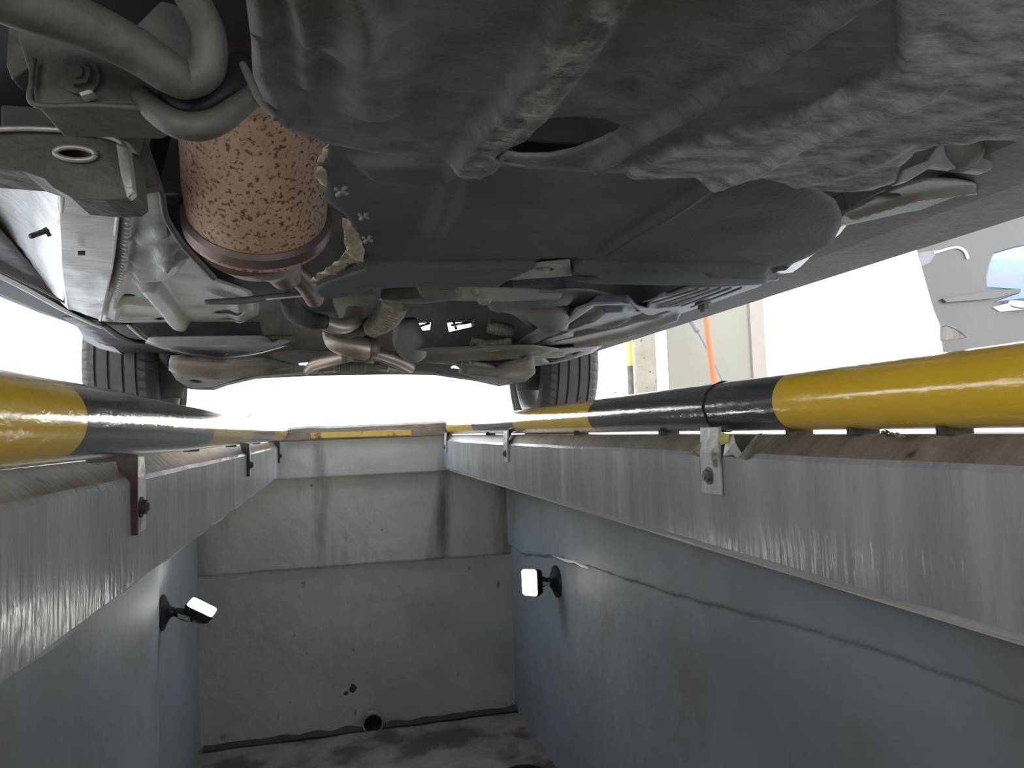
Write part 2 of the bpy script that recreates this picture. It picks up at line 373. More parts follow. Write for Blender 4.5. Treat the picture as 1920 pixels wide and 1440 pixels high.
for x, y, r in ((1036,1042,1),(1052,1048,2.2),(1066,1052,3.5),(1078,1054,2),(1092,1061,3),(1106,1066,1.5)):
    p = PX(x, y, WR-.012); rows.append((*p, rad(p, r)))
sweep('lime_streak', rows, 'white', wr_, seg=8, flat=.5, flatdir=(1,0,0))
def fl(u, v):
    y = YB+(YE+.07-YB)*u; z = FZ-.02+(BB-FZ+.02)*v
    d = .005*nz(y, z, 7, 2.2)+.001*nz(y, z, 14, 18)
    yp = YE-.95+.02*nz(z, 2, 0, 3)
    if y > yp: d -= .02*min(1, (y-yp)/.02)
    return (WL+d, y, z)
wallgrid('wall_left', fl, 360, 60, 'plaster_blue')
zend_l = PY(390, 1082, YE).z; zend_r = PY(965, 1040, YE).z
def fe(u, v):
    x = WL-.03+(WR-WL+.06)*u; z = FZ-.02+(BB+.02-FZ)*v
    t = (x-WL)/(WR-WL); zl = zend_l+(zend_r-zend_l)*t+.006*nz(x, 1, 0, 9)+.003*nz(x, 5, 0, 40)
    d = .004*nz(x, z, 3, 3)+.0015*nz(x, z, 3, 20)
    if z > zl: d += .014*min(1, (z-zl)/.01)
    return (x, YE+.02-d, z)
we = wallgrid('wall_end', fe, 200, 260, 'lower')
we.data.materials.append(G['plaster'])
for p in we.data.polygons:
    c = p.center; t = (c.x-WL)/(WR-WL)
    if c.z > zend_l+(zend_r-zend_l)*t+.004: p.material_index = 1
def ff(u, v):
    x = WL-.05+(WR-WL+.1)*u; y = YB+(YE+.1-YB)*v
    return (x, y, FZ+.006*nz(x, y, 0, 3)+.0015*nz(x, y, 0, 25)+.012*(x-.1)*0)
wallgrid('floor', ff, 60, 120, 'pitfloor')
box('wall_back', (WL-.05, YB-.1, FZ-.02), (WR+.05, YB, GZ), 'plaster', kind='structure', bw=0)
# upper end panel under the kerb
def fu(u, v):
    x = XL-.02+(XR-XL+.04)*u; z = BB-.025+(.0+.01-BB+.0)*v
    return (x, YE-.012-.003*nz(x, z, 5, 12)-.006*min(1, 1)*(1 if z > BB-.02 else 0), z)
wallgrid('trim_1', fu, 90, 40, 'plaster')
# dirt line where end wall meets floor
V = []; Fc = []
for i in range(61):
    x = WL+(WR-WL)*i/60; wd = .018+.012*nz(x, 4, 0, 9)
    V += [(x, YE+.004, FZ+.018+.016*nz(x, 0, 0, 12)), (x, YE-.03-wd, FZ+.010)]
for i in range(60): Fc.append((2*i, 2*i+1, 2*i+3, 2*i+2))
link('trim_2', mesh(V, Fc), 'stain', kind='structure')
# forecourt slabs on both sides and beyond the pit
SB = -.222
def slab(name, x0, x1, y0, y1, z0=SB):
    return box(name, (x0, y0, z0), (x1, y1, GZ), 'ground', kind='structure', bw=0)
slab('floor_right', XR+.03, 30, -14, YE+.0); slab('floor_left', -30, XL-.03, -14, YE)
slab('floor_end', -30, 30, YE+.03, 40, FZ-.1); slab('floor_back', XL-.03, XR+.03, -14, YB)
# backing walls behind the recess so no sky leaks
# edge beams of the pit mouth
def beam(name, s, xf):
    prof = [(xf, BB), (xf, -.052), (xf+s*.006, -.045), (xf+s*.034, BT), (xf+s*.10, BT), (xf+s*.10, BB)]
    n = 90; V = []; Fc = []; k = len(prof)
    prof = [(xf, BB), (xf-s*.0005, BB*.72-.0), (xf, -.10), (xf, -.057), (xf+s*.005, -.050), (xf+s*.034, BT), (xf+s*.10, BT), (xf+s*.10, BB)]; k = len(prof)
    for i in range(n+1):
        y = YB+(YE-YB)*i/n
        for j, (x, z) in enumerate(prof):
            dz = .002*nz(y, j if j not in (3,4) else 3, 0, 6) if j in (3,4,0) else 0
            V.append((x+.0008*nz(y, z*8, 2, 9), y, z+dz))
    for i in range(n):
        for j in range(k): Fc.append((i*k+j, i*k+(j+1)%k, (i+1)*k+(j+1)%k, (i+1)*k+j))
    Fc.append(tuple(range(k))); Fc.append(tuple(n*k+j for j in range(k)))
    o = link(name, mesh(V, Fc), 'beam', kind='structure'); o.data.materials.append(G['bevel'])
    for p in o.data.polygons:
        if abs(p.normal.y) < .5 and p.center.z > -.0525: p.material_index = 1
    return o
beam('trim_3', 1, XR); beam('trim_4', -1, XL)
# mortar lip below each beam
for nm, s, xf in (('trim_5', 1, XR), ('trim_6', -1, XL)):
    V = []; Fc = []; n = 140
    for i in range(n+1):
        y = YB+(YE-YB)*i/n; a = .014+.004*nz(y, 1, s, 7); d = .012+.006*nz(y, 9, s, 5)
        V += [(xf+s*a*.4, y, BB+.004), (xf+s*a, y, BB-d), (xf+s*.5, y, BB-d-.004), (xf+s*.5, y, BB+.004)]
    for i in range(n):
        for j in range(4): Fc.append((i*4+j, i*4+(j+1)%4, (i+1)*4+(j+1)%4, (i+1)*4+j))
    link(nm, mesh(V, Fc), 'lower', kind='structure')

# ------------------------------------------------------------------ guard pipes with brackets
PR = .041
def pipe_thing(label, x, z, y0):
    t = thing('guard_pipe', label, 'guard rail', (x, 0, BT), 'striped pipes along the pit mouth')
    n = 60; rows = []
    for i in range(n+1):
        y = YB+(YE-.05-YB)*i/n; rows.append((x+.0015*nz(y, 0, x, 3), y, z+.002*nz(y, 5, x, 2), PR))
    sweep('tube', rows, banded('pipe_stripes', y0, .765), t, seg=48, sub=1)
    return t
ZR, ZL, XPR, XPL = .0240, .0230, .6375, -.266
pr = pipe_thing('yellow and black striped pipe along the right edge, its bright yellow band nearest', XPR, ZR, .905)
pl = pipe_thing('yellow and black striped pipe along the left edge, ochre band at the frame edge', XPL, ZL, .765)
def bracket(par, xf, s, y, zb, pz, hgt, wd=.030):
    """upright plate on the beam face, gusset web up to the pipe, bolt"""
    zt = pz-PR*.8
    pts = [(xf-s*.001, y-wd/2, zb), (xf-s*.001, y+wd/2, zb), (xf-s*.001, y+wd/2, -.05), (xf+s*.002, y+wd/2, zt), (xf+s*.002, y-wd/2, zt), (xf-s*.001, y-wd/2, -.05)]
    bm = bmesh.new(); vs = [bm.verts.new(p) for p in pts]; bm.faces.new((vs[0], vs[1], vs[2], vs[5])); bm.faces.new((vs[5], vs[2], vs[3], vs[4]))
    r = bmesh.ops.extrude_face_region(bm, geom=bm.faces[:]); bmesh.ops.translate(bm, verts=[g for g in r['geom'] if isinstance(g, bmesh.types.BMVert)], vec=(-s*.006, 0, 0))
    bmesh.ops.recalc_face_normals(bm, faces=bm.faces)
    b = bevel(link('bracket', from_bm(bm), 'bracket', par), .0012)
    return b
def bracket_y(px, py, xf): return PX(px, py, xf).y
for px, zp, zlow in ((1337, 815, 926), (952, 815, 866), (838, 815, 848)):
    y = PX(px, 870, XR).y; zb = PX(px, zlow, XR).z; wd = .060
    b = bracket(pr, XR, 1, y, zb, ZR, 0, wd)
    hexbolt('bolt', (XR-.007, y+.002, zb+.030), (-1, 0, 0), .010, 'boltgrey', b)
    # web behind
    extrude('gusset', [(XR-.004, y+.031, zb+.012), (XR-.004, y+.031, -.052), (XR+.002, y+.031, -.012), (XR+.028, y+.031, -.010), (XR+.01, y+.031, -.045)], (0, .005, 0), 'rustdark', b, bw=0)
for px, zlow in ((245, 1003), (463, 893), (522, 868)):
    y = PX(px, 900, XL).y; zb = PX(px, zlow, XL).z
    b = bracket(pl, XL, -1, y+.030, zb, ZL, 0, .055)
    hexbolt('bolt', (XL+.007, y+.026, zb+.036), (1, 0, 0), .0105, 'rustdark', b)
    extrude('gusset', [(XL-.001, y-.002, zb-.001), (XL+.009, y-.002, zb-.001), (XL+.009, y-.002, -.014), (XL-.022, y-.002, -.014), (XL-.012, y-.002, -.05), (XL-.001, y-.002, -.075)], (0, .005, 0), 'rustdark', b, bw=0)
# packing pieces that carry the pipe
for px in (912, 1078, 1240, 1480, 1600, 1770):
    y = PX(px, 811, XR+.02).y
    box('packing_piece', (XPR-.02, y, BT-.001), (XPR+.02, y+.008+.006*random.random(), ZR-PR+.004), 'rustdark', pr, bw=.001)
for yy in (.5, 1.0, 1.6, 2.2, 2.9, 3.6):
    box('packing_piece', (XPL-.03, yy, BT-.001), (XPL-.004, yy+.03, ZL-PR+.006), 'rustdark', pl, bw=.001)
# weld seam on the right pipe
rows = []
yw = PX(1322, 760, XR).y
for i in range(25):
    an = math.pi*.35+math.pi*1.3*i/24; rows.append((XPR+math.cos(an)*(PR+.0005), yw+.002*math.sin(i*1.7)+.004*i/24, ZR+math.sin(an)*(PR+.0005), .0016+.0006*math.sin(i*2.3)))
sweep('weld_seam', rows, 'hole', pr, seg=8, sub=2)

# chips of paint hanging by the nearest right bracket
def chip(pts, m, nm, label, cat, xo=.004, grp=None):
    P3 = [PX(x, y, XR-xo) for x, y in pts]; c = sum(P3, Vector())/len(P3)
    V = P3+[c+Vector((-.006, 0, 0))]; n = len(P3)
    Fc = [(i, (i+1) % n, n) for i in range(n)]
    o = link(nm, mesh(V, Fc), m, None, label=label, cat=cat, group=grp)
    md = o.modifiers.new('t', 'SOLIDIFY'); md.thickness = .0015; return o
chip([(1294,851),(1318,826),(1317,857)], 'bevel', 'paint_flake', 'brown triangular paint flake left of the nearest right bracket', 'paint flake', grp='paint flakes by the right bracket')
chip([(1362,823),(1376,815),(1379,830),(1392,850),(1384,858),(1377,852),(1358,855)], 'bracket', 'paint_flake', 'pale curled paint flake right of the yellow sealant lump', 'paint flake', grp='paint flakes by the right bracket')
chip([(1384,858),(1404,836),(1420,814),(1428,812),(1412,836),(1398,863)], 'bevel', 'paint_flake', 'long brown paint flake slanting up to the striped pipe', 'paint flake', xo=.006, grp='paint flakes by the right bracket')
chip([(1347,816),(1356,811),(1369,816),(1366,829),(1354,834),(1350,826)], 'yellowgum', 'sealant_lump', 'yellow lump of sealant beside the nearest right bracket', 'sealant', xo=.008)
# debris caught under the right pipe, twigs on top
def debris(name, px, py, x, n, size, label, mt='leaf', grp=None):
    c = PX(px, py, x); bm = bmesh.new()
    for i in range(n):
        o = Vector((random.uniform(-.3,.3)*size, random.uniform(-1,1)*size, random.uniform(-.25,.2)*size))
        a = Vector((random.uniform(-1,1), random.uniform(-1,1), random.uniform(-.4,.4)))*size*.35; b = a.cross(Vector((random.random(), random.random(), 1))).normalized()*size*.14
        vs = [bm.verts.new(c+o+q) for q in (-a, b, a, -b)]; bm.faces.new(vs); v5 = bm.verts.new(c+o+Vector((0,0,size*.12)))
        for q in range(4): bm.faces.new((vs[q], vs[(q+1)%4], v5))
    return link(name, from_bm(bm), mt, None, label=label, cat='debris', group=grp)
debris('leaf_debris', 1676, 814, XR+.012, 26, .017, 'clump of dried leaf litter under the bright yellow pipe band')
debris('leaf_debris', 1484, 813, XR+.012, 12, .010, 'small clump of dry litter wedged under the black pipe band')
debris('insect_husk', 1088, 745, XPR, 6, .016, 'dry twigs lying on top of the right pipe by the tyre', 'rustdark')
debris('insect_husk', 1152, 735, XPR, 5, .014, 'dark scrap lying on top of the right pipe beside the ochre band end', 'rustdark')
debris('insect_husk', 470, 779, XPL, 6, .02, 'dark scraps lying on the far end of the left pipe', 'rustdark')

# end kerb with yellow stripe
kt = thing('end_kerb', 'brown raised kerb across the far end of the pit', 'kerb', ((XL+XR)/2, YE, GZ))
V = []; n = 60
for i in range(n+1):
    x = XL-.05+(XR-XL+.10)*i/n; zt = .052+.008*nz(x, 2, 0, 4)+.003*nz(x, 7, 0, 16)+.01*(x-.1)
    V += [(x, YE-.035, -.02), (x, YE-.035, zt-.012), (x, YE-.02, zt), (x, YE+.12, zt), (x, YE+.12, -.06)]
Fc = [(i*5+j, i*5+(j+1)%5, i*5+5+(j+1)%5, i*5+5+j) for i in range(n) for j in range(5)]+[tuple(range(5)), tuple(n*5+j for j in range(5))]
link('kerb_block', mesh(V, Fc), 'wood', kt)
a = [PY(x, y, YE-.036) for x, y in ((582,812),(770,806),(771,816),(583,822))]
extrude('painted_stripe', a, (0, -.003, 0), 'yellowpaint', kt, bw=.001)

# drain pipe in the end wall
dt = thing('drain_pipe', 'grey plastic drain pipe mouth low in the end wall', 'drain pipe', PY(699, 1355, YE))
c = PY(699, 1355, YE-.04); r = rad(c, 19)
lathe('pipe_ring', c+Vector((0,.03,0)), (0,-1,0), [(0,r),(.05,r),(.05,r*.88),(-.02,r*.88)], 'pvc', dt)
lathe('pipe_bore', c+Vector((0,.012,0)), (0,-1,0), [(0,r*.9),(.004,r*.9)], 'hole', dt)
# spalled patches on the end wall
for px, py, s in ((662,1290,8),(649,1300,5)):
    c = PY(px, py, YE+.012); pts = [c+Vector((math.cos(t)*rad(c,s)*random.uniform(.6,1.1), 0, math.sin(t)*rad(c,s)*random.uniform(.6,1.1))) for t in [i*math.pi/5 for i in range(10)]]
    extrude('spalled_patch', pts, (0, -.006, 0), 'stain', we, bw=.001)
# hose or boot lump at the floor
c = PZ(985, 1462, FZ+.05)
lathe('oil_bowl', (c.x, c.y, FZ+.005), (0,0,1), [(0,.09),(.03,.11),(.06,.115),(.06,.105),(.03,.1)], 'black', None, label='dark round bowl on the pit floor near the right wall', cat='bowl')

# ------------------------------------------------------------------ pit lamps
def lamp(label, base, wall_s, head, n, up, hl, hw, strength=1.0, plate=True):
    t = thing('pit_lamp', label, 'lamp', base, 'black LED lamps on the pit walls')
    lathe('wall_base', base, (wall_s,0,0), [(0,.072),(.006,.070),(.014,.05),(.03,.022),(.045,.018)], 'darkplastic', t)
    n = Vector(n).normalized(); up = (Vector(up)-n*Vector(up).dot(n)).normalized(); sd = up.cross(n)
    hc = Vector(head)
    mid = base+Vector((wall_s*.045,0,0)); q = hc-n*.05
    arm = sweep('swivel_arm', [(*mid, .016), (*((mid+q)/2), .025), (*q, .018)], 'darkplastic', t, seg=8)
    V = []; rings = [(-.055, .45), (-.035, .85), (-.004, 1.0), (.004, 1.02), (.004, .93), (.0, .90)]
    for d, k in rings:
        for a_, b_ in ((-1,-.8),(-.85,-1),(.85,-1),(1,-.8),(1,.8),(.85,1),(-.85,1),(-1,.8)): V.append(hc+n*d+up*(hl*a_*k)+sd*(hw*b_*k))
    Fc = [(i*8+j, i*8+(j+1)%8, i*8+8+(j+1)%8, i*8+8+j) for i in range(5) for j in range(8)]+[tuple(range(8)), tuple(40+j for j in range(8))]
    hd = link('lamp_head', mesh(V, Fc), 'darkplastic', t)
    V = [hc+n*.002+up*(hl*a_*.88)+sd*(hw*b_*.88) for a_, b_ in ((-1,-.8),(-.85,-1),(.85,-1),(1,-.8),(1,.8),(.85,1),(-.85,1),(-1,.8))]
    V += [v+n*.006 for v in V]
    Fc = [tuple(range(8)), tuple(range(8,16))]+[(j,(j+1)%8,8+(j+1)%8,8+j) for j in range(8)]
    link('lamp_lens', mesh(V, Fc), 'lens', hd, label='glowing white lens')
    if plate:
        pc = (mid+q)/2+Vector((0,-.026,-.004)); e = (q-mid).normalized()
        extrude('rating_label', [pc-e*.025+Vector((0,0,-.009)), pc+e*.025+Vector((0,0,-.009)), pc+e*.025+Vector((0,0,.009)), pc-e*.025+Vector((0,0,.009))], (0,-.002,0), 'lamplabel', t, bw=0)
        hexbolt('pivot_screw', q+Vector((0,-.02,-.005)), (0,-1,0), .006, 'rim', t)
    return t
bL = PX(314, 1148, WL+.003); bL = Vector((WL+.003-.018, bL.y, bL.z))
yL = bL.y
lamp('black LED lamp on the left pit wall, head tilted up', bL, 1, PY(378, 1140, yL), (.50,-.22,.84), (.72,0,-.5), .060, .042)
bR = PX(1043, 1090, WR-.004)
lamp('black LED lamp on the right pit wall, lit face towards the viewer', bR, -1, PY(994, 1092, bR.y), (-.86,-.42,.06), (.0,.1,1), .062, .052)
bL2 = Vector((WL+.003, -.35, -.75)); bR2 = Vector((WR-.004, -.35, -.75))  # unseen pair added behind the viewer for extra light in the pit
lamp('added black LED lamp, unseen, on the left wall behind the viewer', bL2, 1, bL2+Vector((.12,0,.02)), (.6,.1,.8), (.7,0,-.5), .06, .042, plate=False)
lamp('added black LED lamp, unseen, on the right wall behind the viewer', bR2, -1, bR2+Vector((-.12,0,.02)), (-.6,.1,.8), (-.7,0,-.5), .06, .052, plate=False)
#@@CAR

# ------------------------------------------------------------------ the car over the pit
car = thing('car', 'dark car standing over the pit, seen from beneath', 'car', (.05, 1.6, GZ))
# wheels (built at their own origin, axle along X, outer side +X)
TR = .325
def make_wheel(x, y, flip):
    wl = bpy.data.objects.new('wheel', None); COL.objects.link(wl); wl.parent = car
    hw = .118
    prof = [(-.085,.215),(-.105,.235),(-.117,.262),(-.112,.292),(-.098,.312)]
    tread = []
    gx = [-.062,-.022,.022,.062]
    tread.append((-.088,TR-.004))
    for g in gx:
        zz = TR-.0; tread += [(g-.0045,zz),(g-.0035,zz-.008),(g+.0035,zz-.008),(g+.0045,zz)]
    tread.append((.088,TR-.004))
    prof += tread+[(.098,.312),(.112,.292),(.117,.262),(.105,.235),(.085,.215)]
    seg = 240; V = []; Fc = []; k = len(prof)
    for j in range(seg):
        an = 2*math.pi*j/seg
        for i, (xx, rr) in enumerate(prof):
            sl = 0
            if j % 4 == 0 and (abs(xx) > .085 and abs(xx) < .10 or (i in (5, 22))): sl = .007
            if (j+2) % 6 == 0 and .063 > abs(xx) > .0465 or (j+2) % 6 == 0 and .0265 > abs(xx) > .018: sl = max(sl, .0)
            V.append((xx, math.cos(an)*(rr-sl), math.sin(an)*(rr-sl)))
    for j in range(seg):
        for i in range(k-1): Fc.append((j*k+i, j*k+i+1, ((j+1)%seg)*k+i+1, ((j+1)%seg)*k+i))
    ty = link('tyre', mesh(V, Fc), 'rubber', None, smooth=False); ty.parent = wl
    def lz(nm, pr_, m, par=None):
        o = lathe(nm, (0,0,0), (1,0,0), pr_, m, None, seg=60); o.parent = par or wl; return o
    bm_prof = [(-.10,.222),(-.092,.222),(-.088,.205),(-.03,.195),(.05,.195),(.088,.205),(.10,.222),(.09,.214),(.05,.190),(-.03,.190),(-.085,.200),(-.10,.222)]
    V = []; Fc = []; k = len(bm_prof); sg = 72
    for j in range(sg):
        an = 2*math.pi*j/sg
        for xx, rr in bm_prof: V.append((xx, math.cos(an)*rr, math.sin(an)*rr))
    for j in range(sg):
        for i in range(k-1): Fc.append((j*k+i, j*k+i+1, ((j+1)%sg)*k+i+1, ((j+1)%sg)*k+i))
    rm = link('rim', mesh(V, Fc), 'rim', None, smooth=True); rm.parent = wl
    hb = lz('hub', [(.0,.05),(.02,.07),(.06,.068),(.075,.05),(.08,.02)], 'rim')
    for q in range(5):
        bm = bmesh.new(); a = 2*math.pi*q/5; pts = []
        for rr, ww, x0 in ((.055,.030,.045),(.12,.020,.065),(.195,.028,.062)):
            for sgn in (-1,1):
                for dx in (0,.018): pts.append((x0+dx, rr*math.cos(a)-sgn*ww*math.sin(a), rr*math.sin(a)+sgn*ww*math.cos(a)))
        vs = [bm.verts.new(p) for p in pts]
        for b in (0,4): 
            bm.faces.new((vs[b],vs[b+1],vs[b+5],vs[b+4])); bm.faces.new((vs[b+2],vs[b+3],vs[b+7],vs[b+6])); bm.faces.new((vs[b],vs[b+2],vs[b+6],vs[b+4])); bm.faces.new((vs[b+1],vs[b+3],vs[b+7],vs[b+5]))
        bm.faces.new((vs[0],vs[1],vs[3],vs[2])); bm.faces.new((vs[8],vs[9],vs[11],vs[10])); bmesh.ops.recalc_face_normals(bm, faces=bm.faces)
        sp_ = link('spoke', from_bm(bm), 'rim', None); sp_.parent = wl
    bd = lz('brake_disc', [(-.03,.14),(-.026,.15),(-.008,.15),(-.004,.14)], 'castdark')
    loc = Vector((x, y, GZ+TR)); wl.location = loc-car.location
    if flip: wl.rotation_euler = (0, 0, math.pi)
    return wl
YF = 2.98
pl_ = PY(147, 690, YF-.30); prr = PY(1127, 690, YF-.30)
XLW, XRW = pl_.x+.118, prr.x-.118
wf = make_wheel(XRW, YF, False)
def dup_wheel(x, y, flip):
    r = wf.copy(); COL.objects.link(r); r.parent = car; r.location = Vector((x, y, GZ+TR))-car.location; r.rotation_euler = (0, 0, math.pi if flip else 0)
    for ch in list(wf.children):
        c = ch.copy(); COL.objects.link(c); c.parent = r
    return r
dup_wheel(XLW, YF, True); dup_wheel(XRW+.02, .12, False); dup_wheel(XLW-.02, .12, True)

# body shell
CX = (XLW+XRW)/2
def arch(cx, r0=.375):
    return [(cx+r0*math.cos(t), GZ+TR+r0*math.sin(t)*1.0) for t in [math.pi-math.pi*i/16 for i in range(17)]]
for s, xx in ((1, XRW+.13), (-1, XLW-.13)):
    zb_ = .335 if s > 0 else .53
    side = [(-.95,zb_+.02),(-.80,zb_)]
    for cyy in (.12, YF):
        ar = [p for p in arch(cyy) if p[1] > zb_]; side += [(ar[0][0]-.005,zb_)]+ar+[(ar[-1][0]+.005,zb_)]
    side += [(3.62,zb_),(3.78,.52),(3.75,.68),(3.1,.82),(2.2,.92),(-.6,.95),(-1.0,.75)]
    extrude('body_side', [(xx, y, z) for y, z in side], (-s*.03, 0, 0), 'body', car, bw=.004)
box('floor_pan', (XLW+.16, -.9, .42), (XRW-.16, 2.55, .44), 'black', car)  # black so that the undertray's oval hole reads as deep shade
box('engine_bay_cover', (XLW-.10, -.95, .66), (XRW+.10, 3.7, .68), 'castdark', car)
# cabin
V = []
for z, ya, yb, k in ((.9,-.8,2.6,.80),(1.3,-.2,1.7,.62),(1.36,0,1.5,.55)):
    V += [(CX-k,ya,z),(CX+k,ya,z),(CX+k,yb,z),(CX-k,yb,z)]
Fc = [(i*4+j, i*4+(j+1)%4, i*4+4+(j+1)%4, i*4+4+j) for i in range(2) for j in range(4)]+[(0,1,2,3),(8,9,10,11)]
link('cabin', mesh(V, Fc), 'body', car)
# inner arch liners that close the bay above the wheels
for s, xx in ((1, XRW), (-1, XLW)):
    for cyy, nm in ((YF, 'arch_liner'),):
        V = []; Fc = []
        for i in range(15):
            t = math.radians(8)+math.radians(164 if s > 0 else 125)*i/14
            for q in (xx-.125, xx+.125): V.append((q, cyy+.37*math.cos(t), GZ+TR+.37*math.sin(t)))
        for i in range(14): Fc.append((2*i,2*i+1,2*i+3,2*i+2))
        o = link(nm, mesh(V, Fc), 'black', car); md = o.modifiers.new('t','SOLIDIFY'); md.thickness = .004

# --- near felt undertray
zA = .205
A = [(440,-260),(462,0),(470,60),(474,140),(498,200),(545,245),(620,268),(700,288),(800,311),(848,314),(862,322),(884,323),(908,306),(930,296),(1010,316),(1100,322),(1180,325),(1300,316),(1322,332),(1350,338),(1382,334),(1425,318),(1520,341),(1560,346),(1640,347),(1676,332),(1688,300),(1712,276),(1760,256),(1850,249),(1920,250),(2250,258),(2600,-260)]
hole = [(922,272),(932,260),(960,245),(1000,228),(1040,218),(1085,216),(1130,221),(1160,232),(1167,240),(1158,250),(1125,267),(1075,285),(1030,294),(975,295),(940,288)]
relA = [('seg', [(556,-80),(578,150)], .010, .007, .010), ('seg', [(600,-60),(640,10),(640,44)], .024, .008, .010),
        ('seg', [(716,-120),(700,190)], .030, .010, .026), ('seg', [(480,-200),(492,120),(540,222)], .010, .006, .01),
        ('seg', [(1132,-60),(1060,80),(985,190),(925,255),(890,300)], .022, .011, .009),
        ('seg', [(1720,-90),(1440,105),(1180,262),(1120,305)], .011, .010, .009),
        ('seg', [(1560,-140),(1300,60),(1150,185)], .020, -.008, .03),
        ('area', [(1660,-200),(1690,60),(1688,112),(1640,134),(1600,160),(1555,185),(1500,210),(1440,226),(1330,252),(1240,276),(1180,312),(1160,420),(2700,420),(2700,-250)], .006, .005),
        ('seg', [(1340,334),(1410,300),(1475,268),(1580,222),(1740,160)], .011, .006, .009),
        ('seg', [(1500,330),(1650,285),(1690,262)], .016, .005, .016)]
ua = panel('fibre_undertray', A, zA, 'felt', car, relA, [hole], res=.0038, th=.004, amp=.002, nscale=9, label='dusty dark fibre undertray panel')
# dusty fuzzy area and the wet, crumpled channel tip take their own finish
W_ = lambda pp: [(lambda q: (q.x, q.y))(PZ(x, y, zA)) for x, y in pp]
duP = W_([(1660,-200),(1690,60),(1688,112),(1640,134),(1600,160),(1555,185),(1500,210),(1440,226),(1330,252),(1240,276),(1180,312),(1160,420),(2700,420),(2700,-250)])
shP = W_([(1170,-60),(1100,70),(1030,170),(975,235),(930,262),(898,312),(850,316),(868,290),(930,220),(985,150),(1060,60),(1110,-40)])
VX = np.array([v.co.x for v in ua.data.vertices]); VY = np.array([v.co.y for v in ua.data.vertices])
def soft_mask(P, wd, rough):
    d, _, _ = polydist(P, VX, VY); sg = np.where(inside(P, VX, VY), d, -d)
    n = np.array([noise.noise(Vector((x*90, y*90, 0)))+.6*noise.noise(Vector((x*30, y*30, 4))) for x, y in zip(VX, VY)])
    return sstep((sg+rough*n)/wd+.5)
du = soft_mask(duP, .006, .006); wet = soft_mask(shP, .02, .012)
for nm, arr in (('dust', du), ('wet', wet)):
    at = ua.data.attributes.new(nm, 'FLOAT', 'POINT'); at.data.foreach_set('value', arr.astype(np.float32))
for v, a_, b_2 in zip(ua.data.vertices, wet, du):
    if a_ > .01: v.co.z += a_*(.0022*noise.noise(v.co*120)+.0015*noise.noise(v.co*50))
    if b_2 > .01: v.co.z += b_2*(.0012*noise.noise(Vector((v.co.x*60, v.co.y*130, 0)))+.002*noise.noise(v.co*30))
# beam seen in the oval hole, coloured near-black to stand for the shade there
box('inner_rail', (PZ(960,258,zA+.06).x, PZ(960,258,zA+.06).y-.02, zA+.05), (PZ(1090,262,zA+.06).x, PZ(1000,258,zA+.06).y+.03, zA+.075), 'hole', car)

# --- second dark panel
zB = .222
B = [(612,262),(608,285),(601,300),(605,325),(613,345),(607,372),(628,392),(645,406),(655,424),(672,450),(683,478),(682,490),(655,502),(610,520),(585,535),(600,547),(640,545),(700,531),(820,529),(1000,527),(1110,522),(1330,524),(1437,522),(1452,518),(1470,500),(1560,455),(1577,425),(1578,402),(1566,378),(1530,352),(1400,308),(1210,312),(1100,316),(960,310),(880,296),(700,240)]
relB = [('area', [(660,288),(840,288),(842,322),(800,334),(740,330),(690,318)], .010, .012), ('seg', [(1342,338),(1240,405),(1130,476)], .012, .010, .016),
        ('area', [(560,486),(1320,492),(1440,496),(1440,560),(560,560)], .010, .010), ('seg', [(852,318),(838,380),(812,440)], .02, .006, .02),
        ('area', [(930,530),(980,502),(1015,486),(1080,484),(1072,516),(1110,522)], -.012, .006), ('seg', [(1330,498),(1452,506),(1560,470)], .008, .006, .008)]
ub = panel('fibre_undertray', B, zB, 'feltsoft', car, relB, res=.005, th=.003, amp=.005, nscale=7, label='smoother dark panel with a torn edge')
for cx_, cy_, s in ((640,358,10),(682,405,7),(689,448,7)):
    for a in (.5, -.9):
        dx, dy = math.cos(a)*s*1.2, math.sin(a)*s
        p, q = PZ(cx_-dx, cy_-dy, zB-.009), PZ(cx_+dx, cy_+dy, zB-.009)
        sweep('cross_clip', [(*p, .0022), (*((p+q)/2), .0014), (*q, .0022)], 'green', ub, seg=8)
# torn foil
def crumple(name, poly, z, m, par, amp=.006, res=.0022):
    o = panel(name, poly, z, m, par, res=res, th=.0008)
    for v in o.data.vertices: v.co.z += amp*noise.noise(v.co*70)+amp*.6*noise.noise(v.co*160)
    return o
crumple('torn_foil', [(614,268),(604,286),(591,316),(590,330),(601,345),(612,362),(613,330),(605,312),(618,280)], zB-.006, 'foil', ub)
crumple('torn_foil', [(640,408),(646,430),(645,455),(652,470),(640,482),(632,492),(620,500),(655,498),(680,488),(684,470),(672,440),(655,418)], zB-.006, 'foil', ub)
crumple('torn_foil', [(620,500),(600,512),(582,528),(590,530),(640,505),(655,498)], zB-.005, 'foil', ub)
c = PZ(1020, 499, zB-.002)
lathe('mounting_washer', c, (0,0,-1), [(0,.026),(.004,.024),(.005,.014),(.001,.012)], 'green', ub)
hexbolt('mounting_bolt', c, (0,0,-1), .009, 'green', ub)
pp = [PZ(x, y, zB-.001) for x, y in ((930,523),(975,503),(1015,490),(1068,485),(1072,503),(1075,514))]
extrude('mounting_plate', pp, (0,0,-.003), 'green', ub, bw=.001)
c = PZ(1088, 522, zB-.010); 
extrude('slot', [PZ(x, y, zB-.012) for x, y in ((1056,521),(1075,517),(1112,518),(1122,522),(1100,525),(1066,525))], (0,0,-.001), 'hole', ub, bw=0)

